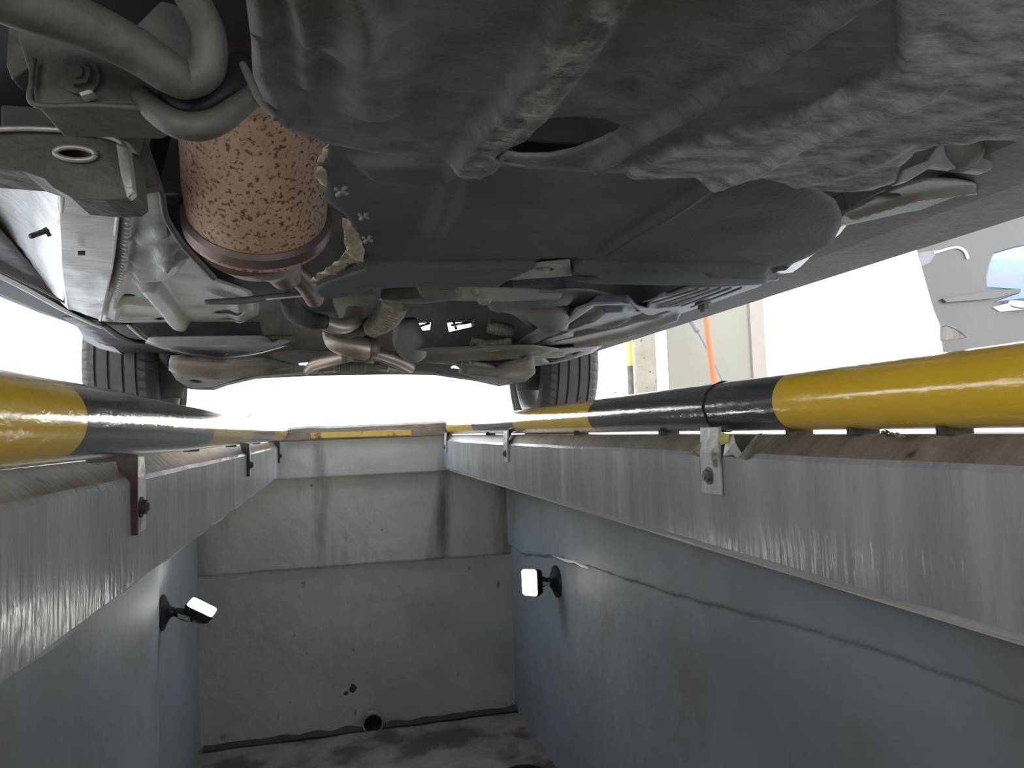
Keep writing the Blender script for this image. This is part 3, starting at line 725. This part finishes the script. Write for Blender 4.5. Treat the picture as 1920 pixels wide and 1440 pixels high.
# --- rusty converter hanging left of the torn panel
p1 = PY(484, 408, 1.02); p0 = PY(474, 150, .86)
ax = (p1-p0).normalized(); L = (p1-p0).length; r1 = rad(p1, 128)
cv = lathe('converter', p0, ax, [(0,r1*.88),(L*.3,r1*.93),(L*.75,r1*.98),(L-.012,r1*.97),(L-.006,r1*1.03),(L+.012,r1*1.04),(L+.016,r1*.96)], 'rust', car, seg=64, label='rusty brown converter can')
lathe('rim_band', p0, ax, [(L-.014,r1*.99),(L-.008,r1*1.045),(L+.006,r1*1.05),(L+.012,r1*.98),(L+.014,r1*.9)], 'rustrim', cv, seg=64)
p2 = PY(530, 496, 1.12); 
lathe('outlet_cone', p1+ax*.01, (p2-p1), [(0,r1*.93),(.03,r1*.80),(.065,r1*.55),(.10,r1*.33),(.13,r1*.26)], 'rustrim', cv, seg=48)
ptube('outlet_pipe', [(540,500,1.12,22),(572,530,1.18,20),(590,560,1.25,18)], 'rustrim', car)
# dark heat shield behind the torn edge and around the can
panel('heat_shield', [(545,240),(622,262),(618,300),(612,370),(660,420),(690,480),(600,540),(470,560),(330,450),(300,340),(330,230),(450,180)], .40, 'castdark', car, [('seg', [(596,360),(640,470)], .01,.01,.01)], res=.02, amp=.01)
ptube('bracket_rod', [(612,392,1.25,3),(618,440,1.3,3)], 'rustrim', car)

# --- subframe, arm and brackets, upper left corner
ar = ptube('rear_arm', [(-120,-90,.40,56),(10,-8,.42,52),(140,38,.44,46),(250,92,.46,42),(320,138,.47,38),(352,150,.475,34),(388,128,.475,33),(392,70,.47,31),(368,10,.46,30),(320,-60,.45,30)], 'cast', car, seg=24, label='dusty cast metal arm')
pslab('arm_web', [(240,60),(300,0),(340,10),(366,60),(378,110),(350,140),(300,130)], .485, .012, 'castdark', ar)
bp_ = pslab('bush_bracket', [(30,60),(85,10),(200,50),(300,130),(330,175),(270,205),(66,198),(58,150)], .50, .05, 'castdark', car)
ptube('flange_lip', [(64,110,.495,5),(60,150,.495,5),(66,196,.495,6),(180,198,.495,6),(268,204,.495,8)], 'cast', bp_, seg=10)
hexbolt('bracket_bolt', PY(148, 142, .497), (.05,-1,-.1), rad(PY(148,142,.49), 25), 'castdark', bp_)
pslab('bolt_tab', [(146,172),(170,165),(176,172),(152,181)], .488, .01, 'edge', bp_)
bu = ptube('bush_housing', [(262,176,.50,20),(292,208,.495,24),(330,232,.49,26),(372,238,.49,27),(412,226,.49,25),(450,198,.495,22),(478,176,.50,20)], 'cast', car, seg=20, label='curved bush housing')
ptube('rubber_bush', [(272,140,.52,24),(305,180,.51,26),(345,202,.505,27),(388,196,.505,26),(430,165,.51,26),(452,120,.53,24)], 'black', bu, seg=18)
ptube('tab', [(455,120,.47,7),(470,150,.465,9),(490,188,.46,9),(520,222,.455,6)], 'cast', car, seg=10)
pslab('small_bracket', [(14,40),(60,50),(66,120),(22,150),(10,120)], .55, .02, 'cast', car)
# lower bracket with an oval hole
lb = pslab('lower_bracket', [(-60,236),(40,240),(110,241),(180,248),(226,262),(240,275),(250,362),(236,372),(195,374),(130,368),(100,352),(82,334),(40,320),(-60,312)], .62, .05, 'cast', car, holes=[ell(141,288,37,11,24,.07)], label='grey pressed bracket with an oval hole')
sweep('bright_lip', [(*PY(x,y,.615), .0022) for x,y in ((-40,243),(60,241),(150,247),(222,264),(240,300),(248,362))], 'edge', lb, seg=8)
pslab('side_plate', [(216,266),(240,272),(251,360),(238,372),(226,330)], .61, .012, 'edge', lb)
sweep('hole_lip', [(*PY(x,y,.617), .0022) for x,y in ell(141,288,38,12,20,.07)+[ell(141,288,38,12,20,.07)[0]]], 'edge', lb, seg=8, sub=2)
pslab('mid_plate', [(0,196),(260,214),(246,268),(180,246),(0,238)], .66, .03, 'castdark', car)
pslab('hanger_strip', [(248,222),(282,226),(270,260),(285,300),(300,346),(268,352),(250,360),(244,280)], .72, .02, 'cast', car)
ptube('shield_lip', [(252,358,.74,4),(268,348,.74,5),(290,347,.74,5),(303,362,.75,6),(308,395,.78,6),(318,420,.8,6),(346,462,.86,6),(400,520,1.0,6)], 'castdark', car, seg=10)
panel('shield_skirt', [(300,346),(360,380),(400,470),(470,545),(420,575),(330,455),(306,410)], .31, 'castdark', car, res=.012, amp=.012)

# --- bright aluminium shield and painted floor on the left
def facets(name, verts, faces, m, parent, th=.003, sub=10, amp=.0035, **k):
    V = [PZ(*v) for v in verts]; me = mesh(V, faces); bm = bmesh.new(); bm.from_mesh(me)
    bmesh.ops.subdivide_edges(bm, edges=bm.edges, cuts=sub, use_grid_fill=True)
    for v in bm.verts: v.co.z += amp*noise.noise(v.co*26)+amp*.25*noise.noise(Vector((v.co.x*20, v.co.y*120, 0)))
    bm.to_mesh(me); bm.free()
    for p in me.polygons: p.use_smooth = True
    o = link(name, me, m, parent, **k); md = o.modifiers.new('t','SOLIDIFY'); md.thickness = th; md.offset = 0
    md = o.modifiers.new('es','EDGE_SPLIT'); md.split_angle = math.radians(30); return o
al = facets('aluminium_shield', [(112,345,.262),(226,360,.262),(210,500,.250),(196,560,.248),(118,505,.250),(128,578,.262),(188,598,.262),(44,330,.30),(60,470,.30),(105,555,.300),(-60,300,.36),(-60,415,.37),(0,440,.36),(80,530,.35)],
   [(0,1,2,4),(4,2,3,5),(5,3,6),(7,0,4,8),(8,4,5,9),(10,7,8,12,11),(12,8,9,13)], 'alu', car, label='bright dented aluminium heat shield')
ptube('seam_lip', [(224,362,.80,4),(216,440,.98,4),(208,500,1.17,4),(196,560,1.45,3),(188,600,1.70,3)], 'edge', al, seg=8)
ptube('corner_lip', [(114,345,.79,5),(116,430,.98,5),(119,500,1.17,5),(126,545,1.4,5)], 'alu', al, seg=8)
ptube('stud', [(58,443,.93,5),(88,432,.955,5)], 'black', al, seg=10)
ptube('stud_head', [(84,428,.955,4),(93,442,.955,4)], 'black', al, seg=8)
extrude('shield_slot', [PZ(x,y,.247) for x,y in ((146,470),(160,470),(160,476),(146,476))], (0,0,-.002), 'hole', al, bw=0)
fl_ = panel('painted_floor', [(222,350),(252,356),(300,350),(312,420),(348,468),(400,520),(470,548),(486,572),(484,590),(455,604),(240,606),(190,602),(198,560),(212,500)], .272, 'floorpaint', car,
   [('seg',[(268,440),(288,436),(306,424)],.016,.016,.012),('seg',[(262,482),(296,480),(312,462)],.017,.018,.012),('seg',[(268,508),(300,506),(322,492),(326,475)],.018,.018,.012),('seg',[(278,525),(338,604)],.022,.022,.012),('seg',[(240,360),(232,470),(214,590)],.012,.012,.008),
    ('area',[(225,548),(268,548),(296,576),(222,570)],-.012,.01),('seg',[(400,545),(440,560),(450,600)],.02,.008,.02)], [ell(430,584,28,4,14,-.03), ell(436,598,22,2.5,12,-.03), ell(240,566,16,3,12,.1), ell(304,598,12,4,12)], res=.006, amp=.003, label='light grey painted floor with pressed beads')
ptube('floor_seam', [(300,548,1.46,2),(372,550,1.46,2)], 'black', fl_, seg=6)

# --- left sill, perforated strip, black liner, silver deflector
zs, xs_ = .4786, -.60
def along(name, prof, y0, y1, m, parent, n=40, **k):
    V = []; q = len(prof)
    for i in range(n+1):
        y = y0+(y1-y0)*i/n
        for x, z in prof: V.append((x, y, z))
    Fc = [(i*q+j, i*q+(j+1)%q, (i+1)*q+(j+1)%q, (i+1)*q+j) for i in range(n) for j in range(q)]+[tuple(range(q)), tuple(n*q+j for j in range(q))]
    return link(name, mesh(V, Fc), m, parent, **k)
sl = along('sill', [(-.60,.2872),(-.56,.292),(-.52,.335),(-.52,.45),(-.84,.45),(-.84,.42),(-.70,.345)], .35, 2.25, 'black', car)
ps = ptube('perforated_strip', [(-60,490,1.0,5),(40,538,1.18,4.6),(100,571,1.40,4),(140,592,1.62,3.6),(190,614,1.9,3)], 'white', sl, seg=8)
for i in range(46):
    t = i/45; px = -10+200*t; k_ = [(-60,490,1.0),(40,538,1.18),(100,571,1.40),(140,592,1.62),(190,614,1.9)]
    for q in range(4):
        if k_[q][0] <= px <= k_[q+1][0]:
            u = (px-k_[q][0])/(k_[q+1][0]-k_[q][0]); py = k_[q][1]+u*(k_[q+1][1]-k_[q][1]); yy = k_[q][2]+u*(k_[q+1][2]-k_[q][2])
    p = PY(px, py+.6, yy); d = -p.normalized(); 
    if px > 0: lathe('perforation', p+d*(rad(p,4)), d, [(0,rad(p,1.6)),(.001,rad(p,1.5))], 'hole', ps, seg=8)
ptube('strip_edge', [(-60,480,1.02,2.5),(40,526,1.2,2.5),(100,556,1.42,2.2),(190,606,1.9,2)], 'cast', sl, seg=6)
panel('liner_panel', [(-200,330),(0,430),(60,500),(110,560),(190,606),(250,612),(300,650),(300,672),(235,662),(145,612),(-100,520)], .315, 'black', car, res=.012, amp=.006)
panel('wheel_liner', [(110,590),(190,600),(240,612),(300,634),(330,650),(330,672),(290,672),(232,665),(180,640)], (.22,0,.03), 'black', car, res=.015, amp=.01)
pslab('air_deflector', [(145,614),(172,617),(205,640),(230,664),(186,654),(160,640)], 2.42, .006, 'body', car, label='silver crescent deflector')

# --- shallow plates behind the floor, left
g1 = panel('brace_plate', [(280,634),(490,631),(545,640),(520,652),(470,664),(415,671),(350,664),(300,652),(272,642)], (.246,0,-.006), 'tray', car,
   [('seg',[(300,640),(430,640),(520,634)],.03,.012,.03)], [ell(415,664,14,2.2,12)], res=.012, label='shallow grey brace plate')
pslab('brace_face', [(240,603),(486,603),(494,633),(282,636)], 1.93, .02, 'castdark', car)
ptube('plate_edge', [(240,610,1.72,2.5),(270,634,1.95,3),(300,640,2.0,2.5),(430,636,2.0,3),(480,633,1.95,2)], 'alu', g1, seg=8)
ptube('plate_edge', [(274,642,2.02,2),(340,662,2.25,2.5),(415,671,2.35,2),(480,664,2.3,2),(540,648,2.15,2)], 'edge', g1, seg=8)
ptube('black_cable', [(190,606,1.72,5),(222,630,1.9,6),(250,640,2.0,5),(290,642,2.05,4)], 'black', car, seg=8)

# --- front crossmember, control arms and bumper edge
cm = pslab('front_crossmember', [(318,655),(470,664),(560,655),(760,668),(870,672),(1000,655),(1010,700),(985,715),(945,722),(900,712),(845,704),(800,697),(740,695),(690,690),(600,697),(540,700),(480,706),(420,720),(395,729),(350,728),(325,705)], 3.0, .10, 'brown', car,
   holes=[[(482,680),(494,676),(501,686),(490,690)],[(558,677),(579,675),(576,685),(560,684)],[(845,690),(852,682),(862,682),(872,690),(860,691)]])
pslab('front_panel', [(300,560),(1010,560),(1010,668),(880,676),(760,676),(620,682),(560,668),(470,672),(300,668)], 3.05, .02, 'brown', car, holes=[[(780,604),(812,600),(810,618),(784,620)],[(838,600),(888,598),(892,612),(842,622)],ell(689,541,6,4,10)])
la = panel('control_arm', [(322,668),(352,676),(420,680),(500,676),(560,690),(480,700),(440,712),(400,726),(355,728),(330,712),(316,690)], (.235,.02,-.012), 'brown', car, [('seg',[(340,690),(400,700),(500,690)],.05,.02,.05)], [ell(368,715,14,3,14,.1)], res=.012, th=.01, label='dusty brown control arm')
ra = panel('control_arm', [(868,680),(930,690),(1000,670),(1004,700),(985,716),(940,722),(900,712),(860,700)], (.22,-.02,-.008), 'brown', car, [('seg',[(870,690),(960,700)],.05,.02,.05)], [ell(948,707,10,3,12)], res=.012, th=.01)
b_ = ptube('drive_boot', [(312,664,2.72,14),(328,672,2.7,17),(345,690,2.7,12)], 'black', car, ribs=.25, seg=16)
for s, xw in ((1, XRW-.12), (-1, XLW+.12)):
    sweep('drive_shaft', [(xw+s*.05, YF, .26, .018), (xw-s*.12, YF-.02, .285, .018), (xw-s*.3, YF-.04, .30, .03)], 'brown', car)
    sweep('steering_knuckle', [(xw+s*.02, YF, .16, .045), (xw+s*.02, YF, .28, .07), (xw+s*.01, YF+.02, .42, .05), (xw-s*.02, YF+.02, .66, .045)], 'castdark', car)
bp2 = ptube('bumper_edge', [(330,700,3.62,5),(400,716,3.64,5),(480,706,3.66,5),(640,699,3.70,5),(820,699,3.66,5),(900,708,3.64,5),(950,716,3.62,5)], 'brown', car, seg=10)

# --- middle: rod, pocket box, exhaust pipes
rd = ptube('cross_rod', [(386,566,1.42,5),(450,564,1.40,7),(520,556,1.36,6),(610,549,1.32,5.5),(688,541,1.29,5)], 'castdark', car, seg=10)
ptube('bright_edge', [(500,561,1.355,2),(600,552,1.31,2),(686,543,1.28,2)], 'edge', rd, seg=8)
ptube('panel_lip', [(600,540,1.30,3),(690,533,1.29,3),(760,528,1.28,3),(830,526,1.28,3.5)], 'edge', ub, seg=8)
pb = panel('pocket_plate', [(690,536),(775,531),(800,540),(860,542),(866,560),(790,568),(730,566),(706,560),(700,545)], .245, 'castdark', car, [('area',[(712,542),(776,538),(786,558),(716,562)],-.02,.01)], res=.006)
ptube('pocket_lip', [(704,538,1.30,2),(708,556,1.38,3),(722,563,1.42,3),(790,567,1.44,3),(850,560,1.4,3)], 'green', pb, seg=8)
ptube('flex_hose', [(540,560,1.5,14),(552,585,1.56,17),(580,600,1.6,16),(612,604,1.62,12)], 'castdark', car, ribs=.12, seg=20)
ex = ptube('exhaust_pipe', [(594,600,1.66,13),(630,612,1.72,15),(655,606,1.76,16),(668,585,1.80,20)], 'pipe', car, seg=24, label='heat tinted exhaust pipe')
ptube('strap', [(600,612,1.74,5),(640,629,1.76,6),(672,622,1.78,6),(690,600,1.8,6)], 'castdark', ex, seg=8)
ptube('exhaust_elbow', [(622,622,1.92,19),(632,640,1.90,21),(660,650,1.90,21),(694,656,1.94,21)], 'pipe', car, seg=28)
ptube('clamp', [(683,650,1.925,23),(697,656,1.94,23)], 'rustrim', car, seg=28, sub=2)
ptube('ribbed_sleeve', [(742,566,1.70,26),(724,596,1.74,24),(692,618,1.78,16)], 'sleeve', car, ribs=.05, seg=28)
lathe('gear_housing', PY(688, 575, 1.82), (.15,-.5,-.4), [(-.06,.07),(-.02,.072),(.0,.06),(.03,.05),(.035,.03)], 'green', car)
ptube('branch_pipe', [(694,660,2.0,14),(722,668,2.05,13),(752,680,2.12,14),(768,690,2.16,12)], 'pipe', car, seg=18)
ptube('branch_pipe', [(650,668,2.05,12),(620,676,2.1,12),(592,684,2.16,12),(578,696,2.2,10)], 'pipe', car, seg=18)
ptube('joint_collar', [(660,664,2.0,14),(700,668,2.02,14)], 'rustrim', car, seg=18, sub=2)
ptube('small_muffler', [(628,688,2.3,9),(660,688,2.3,10),(712,687,2.3,9)], 'green', car, ribs=.08, seg=16)
ptube('tail_stub', [(728,690,2.2,8),(742,694,2.2,9),(756,692,2.2,8)], 'edge', car, seg=14)
# gearbox side and tunnel plates with gaps
pslab('tunnel_side', [(752,568),(775,560),(905,560),(990,600),(1050,640),(1060,668),(880,674),(760,676),(748,640),(762,610)], 2.1, .05, 'green', car, holes=[[(782,602),(812,600),(809,619),(784,621)],[(838,601),(888,599),(890,611),(842,622)]])
gb = sweep('gear_case', [(*PY(760,600,1.95),.03), (*PY(768,640,1.97),.045), (*PY(782,668,2.0),.03)], 'green', car)
for a, b2 in (((786,612),(806,606)),((846,610),(884,604)),((850,602),(856,618))):
    ptube('cable', [(*a, 2.06, 2.5),(*b2, 2.06, 2.5)], 'chrome', car, seg=6, sub=2)
lo = panel('lower_cover', [(748,662),(800,654),(900,650),(1000,648),(1050,655),(1010,672),(940,680),(850,684),(790,680)], (.225,0,-.004), 'brown', car, [('seg',[(780,670),(860,664),(980,660)],.04,.02,.04)], res=.015)
# cross bar with studs, conical canister, sleeves
cb = pslab('cross_bar', [(818,530),(870,536),(1000,540),(1060,545),(1050,560),(900,562),(845,560),(832,548)], 1.36, .02, 'green', car)
hexbolt('stud', PY(893, 546, 1.355), (0,-.3,-1), .007, 'edge', cb); lathe('rubber_foot', PY(908, 560, 1.36), (0,-.3,-1), [(0,.014),(.006,.013),(.01,.009)], 'green', cb)
lathe('canister', PY(1020, 560, 1.50), (.35,.3,-.6), [(-.06,.05),(0,.055),(.03,.05),(.07,.03),(.075,.01)], 'brown', car, label='reddish grey conical canister')
ptube('sleeve', [(884,640,1.95,10),(920,648,1.95,13),(960,640,1.93,10)], 'sleeve', car, ribs=.04, seg=20, flat=.7)
ptube('sleeve', [(915,612,1.9,12),(945,618,1.9,13),(962,622,1.9,10)], 'sleeve', car, ribs=.04, seg=20)
ptube('sleeve', [(464,640,2.0,7),(500,636,2.0,9),(552,634,2.0,7)], 'sleeve', car, ribs=.04, seg=20, flat=.7)
ptube('connector', [(944,572,1.62,6),(962,578,1.62,6)], 'white', car, seg=6, sub=2)
panel('tunnel_flange', [(900,562),(1060,545),(1108,545),(1180,560),(1090,600),(1030,618),(990,612),(960,590)], .262, 'green', car, [('seg',[(930,570),(1060,556)],.03,.02,.03),('seg',[(1010,600),(1100,570)],.02,.012,.02)], res=.008, amp=.004)

# --- ribbed plastic tray, right
T = [(880,664),(960,650),(1008,618),(1062,600),(1080,580),(1108,570),(1160,568),(1190,575),(1212,578),(1240,560),(1290,540),(1440,532),(1442,528),(1400,548),(1330,582),(1292,596),(1270,606),(1220,622),(1160,638),(1120,648),(1000,660),(900,668)]
tr_ = panel('plastic_tray', T, .238, 'tray', car,
  [('area',[(1094,592),(1120,574),(1180,573),(1206,590),(1195,594),(1170,584),(1130,586),(1106,606),(1066,618),(1070,608)],-.02,.012),
   ('area',[(1100,610),(1180,590),(1240,592),(1230,598),(1180,606),(1080,632),(1060,628)],-.012,.01),
   ('seg',[(1268,590),(1180,622),(1080,644)],.010,.016,.010),('seg',[(1252,584),(1160,614),(1040,640)],.008,-.016,.010),('seg',[(1245,603),(1150,634)],.008,-.012,.01),
   ('seg',[(1050,612),(960,652)],.012,.014,.012),('seg',[(1005,640),(1060,622)],.014,-.014,.012),
   ('area',[(1190,572),(1240,556),(1300,560),(1270,574),(1230,578)],-.008,.01)], res=.0045, th=.004, label='blue grey ribbed plastic tray')
for i in range(6):
    x0, y0, x1, y1 = 1206+18*i, 566+2*i, 1290+20*i, 542-.5*i
    ptube('tray_rib', [(x0, y0, PZ(x0,y0,.232).y, 1.8), (x1, y1, PZ(x1,y1,.232).y, 2.4)], 'tray', tr_, seg=8, sub=2)
c = PZ(1318, 568, .236); hexbolt('tray_bolt', c, (0,0,-1), .011, 'cast', tr_, h=.014)
t2 = panel('tray_lower_lip', [(846,672),(960,660),(1130,648),(1110,662),(1040,682),(970,690),(900,690),(868,684)], (.232,0,-.003), 'tray', car, [('seg',[(900,676),(1000,668)],.03,.012,.03)], [[(1020,672),(1090,658),(1070,672),(1030,680)]], res=.01)
for i in range(3): ptube('fin', [(866+i*8,664,2.35,2),(888+i*8,676,2.35,2.5)], 'edge', t2, seg=8, sub=2)

# --- right edge: sill, arms, bracket
Q = .26
xs2 = .80
sr = along('sill', [(xs2, xs2*.287), (.83,.255), (.86,.31), (.86,.42), (.62,.42), (.655,.262), (.72,.242)], .42, 2.45, 'sill', car)
panel('floor_edge', [(1250,520),(1440,515),(1570,440),(1700,405),(1920,385),(2300,360),(2300,250),(1920,250),(1650,300),(1500,340),(1400,460)], .30, 'sill', car, res=.02)
lw = pslab
arm = panel('side_plate', [(1576,402),(1640,372),(1690,348),(1740,336),(1790,338),(1830,346),(1832,360),(1860,368),(1940,366),(1940,378),(1800,382),(1700,398),(1600,420),(1545,430)], .248, 'floorpaint', car, [('seg',[(1600,402),(1720,366),(1830,352)],.01,.008,.01)], [ell(1665,367,24,5,16,-.08)], res=.004)
arm.data.materials.clear(); arm.data.materials.append(G['armgrey'])
ptube('bright_edge', [(1576,398,.82,2.5),(1650,362,.74,2.5),(1700,345,.72,2.5),(1750,338,.715,2.5),(1800,340,.72,2.5),(1836,350,.73,2.5),(1816,364,.755,2),(1780,360,.75,2),(1700,362,.75,2),(1690,352,.735,2)], 'edge', arm, seg=8)
ptube('trailing_link', [(1700,362,.70,14),(1800,356,.68,14),(1920,345,.66,16),(2050,330,.64,18)], 'castdark', car, seg=16)
rb = pslab('corner_bracket', [(1684,344),(1694,318),(1740,300),(1757,276),(1775,262),(1862,256),(1862,316),(1850,322),(1752,310),(1706,338)], .60, .012, 'armgrey', car, label='grey corner bracket with round bush')
hexbolt('bracket_bolt', PY(1828, 268, .598), (-.3,-1,-.2), rad(PY(1828,268,.6), 18), 'cast', rb)
lathe('bush', PY(1800, 282, .60), (-.5,-1,-.5), [(-.01,.022),(.004,.022),(.010,.016),(.012,.010)], 'cast', rb)
pslab('dark_recess', [(1862,250),(2100,240),(2100,345),(1930,338),(1862,300)], .66, .02, 'castdark', car)
pslab('recess_brace', [(1860,262),(1872,258),(1960,330),(1948,338)], .64, .012, 'hole', car)
gs = panel('shiny_skirt', [(1440,506),(1492,470),(1560,424),(1590,420),(1575,440),(1520,478),(1500,500),(1484,512),(1460,512)], .236, 'alu', car, res=.006, amp=.004, label='pale shiny skirt strip')
ptube('skirt_edge', [(1482,510,1.09,3),(1510,486,1.03,2.5),(1540,455,.96,2.5),(1562,424,.90,2)], 'edge', gs, seg=8)
ptube('rail_lip', [(1110,524,1.26,2),(1300,527,1.14,2),(1440,526,1.06,2.5),(1460,520,1.05,2)], 'edge', ub, seg=8)
pslab('liner_gap_plate', [(1540,392),(1580,360),(1680,345),(1700,352),(1576,402)], .80, .02, 'castdark', car)

# ------------------------------------------------------------------ yard to the right
wallY = 6.0
x0 = PY(1254, 700, wallY).x; x1 = PY(1406, 640, wallY).x; x2 = PY(1432, 640, wallY).x
box('wall_far', (x0, wallY, GZ), (x1, wallY+.25, 1.75), 'cream', kind='structure', bw=.004)
box('trim_7', (x1, wallY-.03, GZ), (x2, wallY+.28, 1.75), 'pinkcream', kind='structure', bw=.004)
xa = PY(1231, 700, wallY-.1).x; xb = PY(1253, 700, wallY-.1).x
box('trim_8', (xa, wallY-.12, GZ), (xb, wallY+.1, 1.75), 'white', kind='structure', bw=.02)
po = PY(1210, 700, 5.6); rp = rad(po, 21)
t = thing('round_post', 'chipped cream round post with rust spots before the cream wall', 'post', (po.x, 5.6, GZ))
lathe('post_shaft', (po.x, 5.6, GZ), (0,0,1), [(0,rp*1.0),(.9,rp),(1.8,rp)], 'rustpost', t)
lathe('post_collar', (po.x, 5.6, GZ), (0,0,1), [(0,rp*1.5),(.02,rp*1.5),(.025,rp*1.05)], 'rustpost', t)
po = PY(1182, 700, 6.6); rp = rad(po, 6)
t = thing('barrier_post', 'thin banded post standing beyond the round cream post', 'post', (po.x, 6.6, GZ))
lathe('lower_band', (po.x, 6.6, GZ), (0,0,1), [(0,rp),(.62,rp)], 'castdark', t)
lathe('upper_band', (po.x, 6.6, GZ+.62), (0,0,1), [(0,rp),(1.2,rp)], 'yellowpaint', t)
rows = []
for px, py in ((1316,540),(1322,580),(1330,650),(1338,712),(1342,760)):
    p = PY(px, py, 5.5); rows.append((*p, rad(p, 5.2)))
p = rows[-1]; rows.append((p[0]+.02, p[1], GZ+.02, p[3]))
sweep('orange_hose', rows, 'orange', None, label='orange hose hanging in front of the cream wall', cat='hose')
rows = [(*PY(x, y, 5.75), rad(PY(x,y,5.75), r)) for x, y, r in ((1270,560,4.5),(1290,592,5),(1308,622,4.5))]
t = thing('grey_cable', 'grey cable slanting behind the orange hose', 'cable', (rows[0][0], 5.75, GZ))
sweep('cable_grip', rows, 'greycable', t, seg=10)
rows = [(*PY(x, y, 5.75), rad(PY(x,y,5.75), r)) for x, y, r in ((1306,618,2.2),(1330,662,1.8),(1352,708,1.8),(1380,770,1.8))]
rows.append((rows[-1][0]+.1, 5.75, GZ+.008, .008))
sweep('cable_wire', rows, 'greycable', t, seg=8)

# parked car seen through the gap above the right pipe
Yp = 5.0
base = PY(1850, 690, Yp)
pc = thing('parked_car', 'grey parked car beyond the right pipe, window and chrome handle showing', 'car', (base.x, Yp, GZ))
bodyp = [(1719,470),(1716,400),(1730,340),(1800,300),(2400,180),(2400,700),(1780,740),(1768,660),(1763,612),(1750,580),(1737,535),(1726,495)]
win = [(1862,474),(1900,463),(1960,450),(2060,430),(2070,548),(1916,541),(1851,541),(1849,520),(1855,492)]
sb_ = extrude('flank', [PY(x, y, Yp) for x, y in bodyp], (.06,.05,0), 'greypaint', pc, holes=[[PY(x, y, Yp) for x, y in win]], bw=0)
extrude('lower_body', [PY(x, y, Yp+.05) for x, y in ((1754,575),(1766,612),(1772,660),(1784,735),(2400,700),(2400,575))], (1.9,1.6,0), 'greypaint', pc, bw=0)
extrude('window_pane', [PY(x, y, Yp+.03) for x, y in win], (.004,.004,0), 'glasswin', pc, bw=0)
ptube('quarter_edge', [(1752,474,Yp-.01,2),(1790,464,Yp-.01,2),(1808,470,Yp-.01,2.5),(1815,485,Yp-.01,2.5)], 'white', sb_, seg=8)
pslab('quarter_panel', [(1722,474),(1760,468),(1745,492),(1728,500)], Yp-.006, .005, 'wallgrey', sb_)
pslab('moulding', [(1768,560),(1860,545),(1915,541),(1913,548),(1860,560),(1775,567)], Yp-.03, .03, 'greypaint', sb_)
pslab('blue_trim_strip', [(1852,538),(1880,534),(2060,514),(2060,560),(1912,560),(1866,566),(1914,548),(1906,542)], Yp-.012, .011, 'bluepaint', sb_)
pslab('pale_lower_strip', [(1863,576),(1900,566),(2060,556),(2060,580),(1920,580),(1876,584)], Yp-.012, .011, 'white', sb_)
ptube('door_handle', [(1890,566,Yp-.03,4),(1902,570,Yp-.05,7),(1925,572,Yp-.05,7),(1950,568,Yp-.03,4)], 'chrome', sb_, seg=14)
for xx in (4.55,):
    lathe('parked_wheel', (base.x+.55, Yp-.02, GZ+.32), (0,1,0), [(0,.30),(.02,.325),(.2,.325),(.22,.30)], 'rubber', pc)
# clad building with an orange band, stands in for its reflection in the flank
bx = PY(1900, 500, 14)
bt = thing('reflection_building', 'added grey clad building with orange band, standing in for a reflection in the parked car', 'building', (bx.x+1, 14, GZ))
zt = PY(1900, 482, 14).z; zo1 = PY(1900, 516, 14).z; zo0 = PY(1900, 534, 14).z
i = 0
X_ = bx.x-1.3
while X_ < bx.x+6:
    box('cladding_panel', (X_, 14, zo1), (X_+.62, 14.1, zt), 'wallgrey', bt, bw=.01); X_ += .64
box('orange_band', (bx.x-1.3, 13.95, zo0), (bx.x+6, 14.2, zo1), 'orangeband', bt, bw=.01)
box('lower_wall', (bx.x-1.3, 14, GZ), (bx.x+6, 14.2, zo0), 'wallgrey', bt, bw=.01)
# clear film scrap on the pipe
bmf = [PX(x, y, XPR+.03) for x, y in ((1762,612),(1775,610),(1790,616),(1806,628),(1812,634),(1790,638),(1762,640))]
fo = extrude('plastic_scrap', bmf, (.004, .0, 0), 'alu', None, bw=.001, label='crinkled silvery plastic scrap on top of the right pipe', cat='litter')
fo.location.z = 0
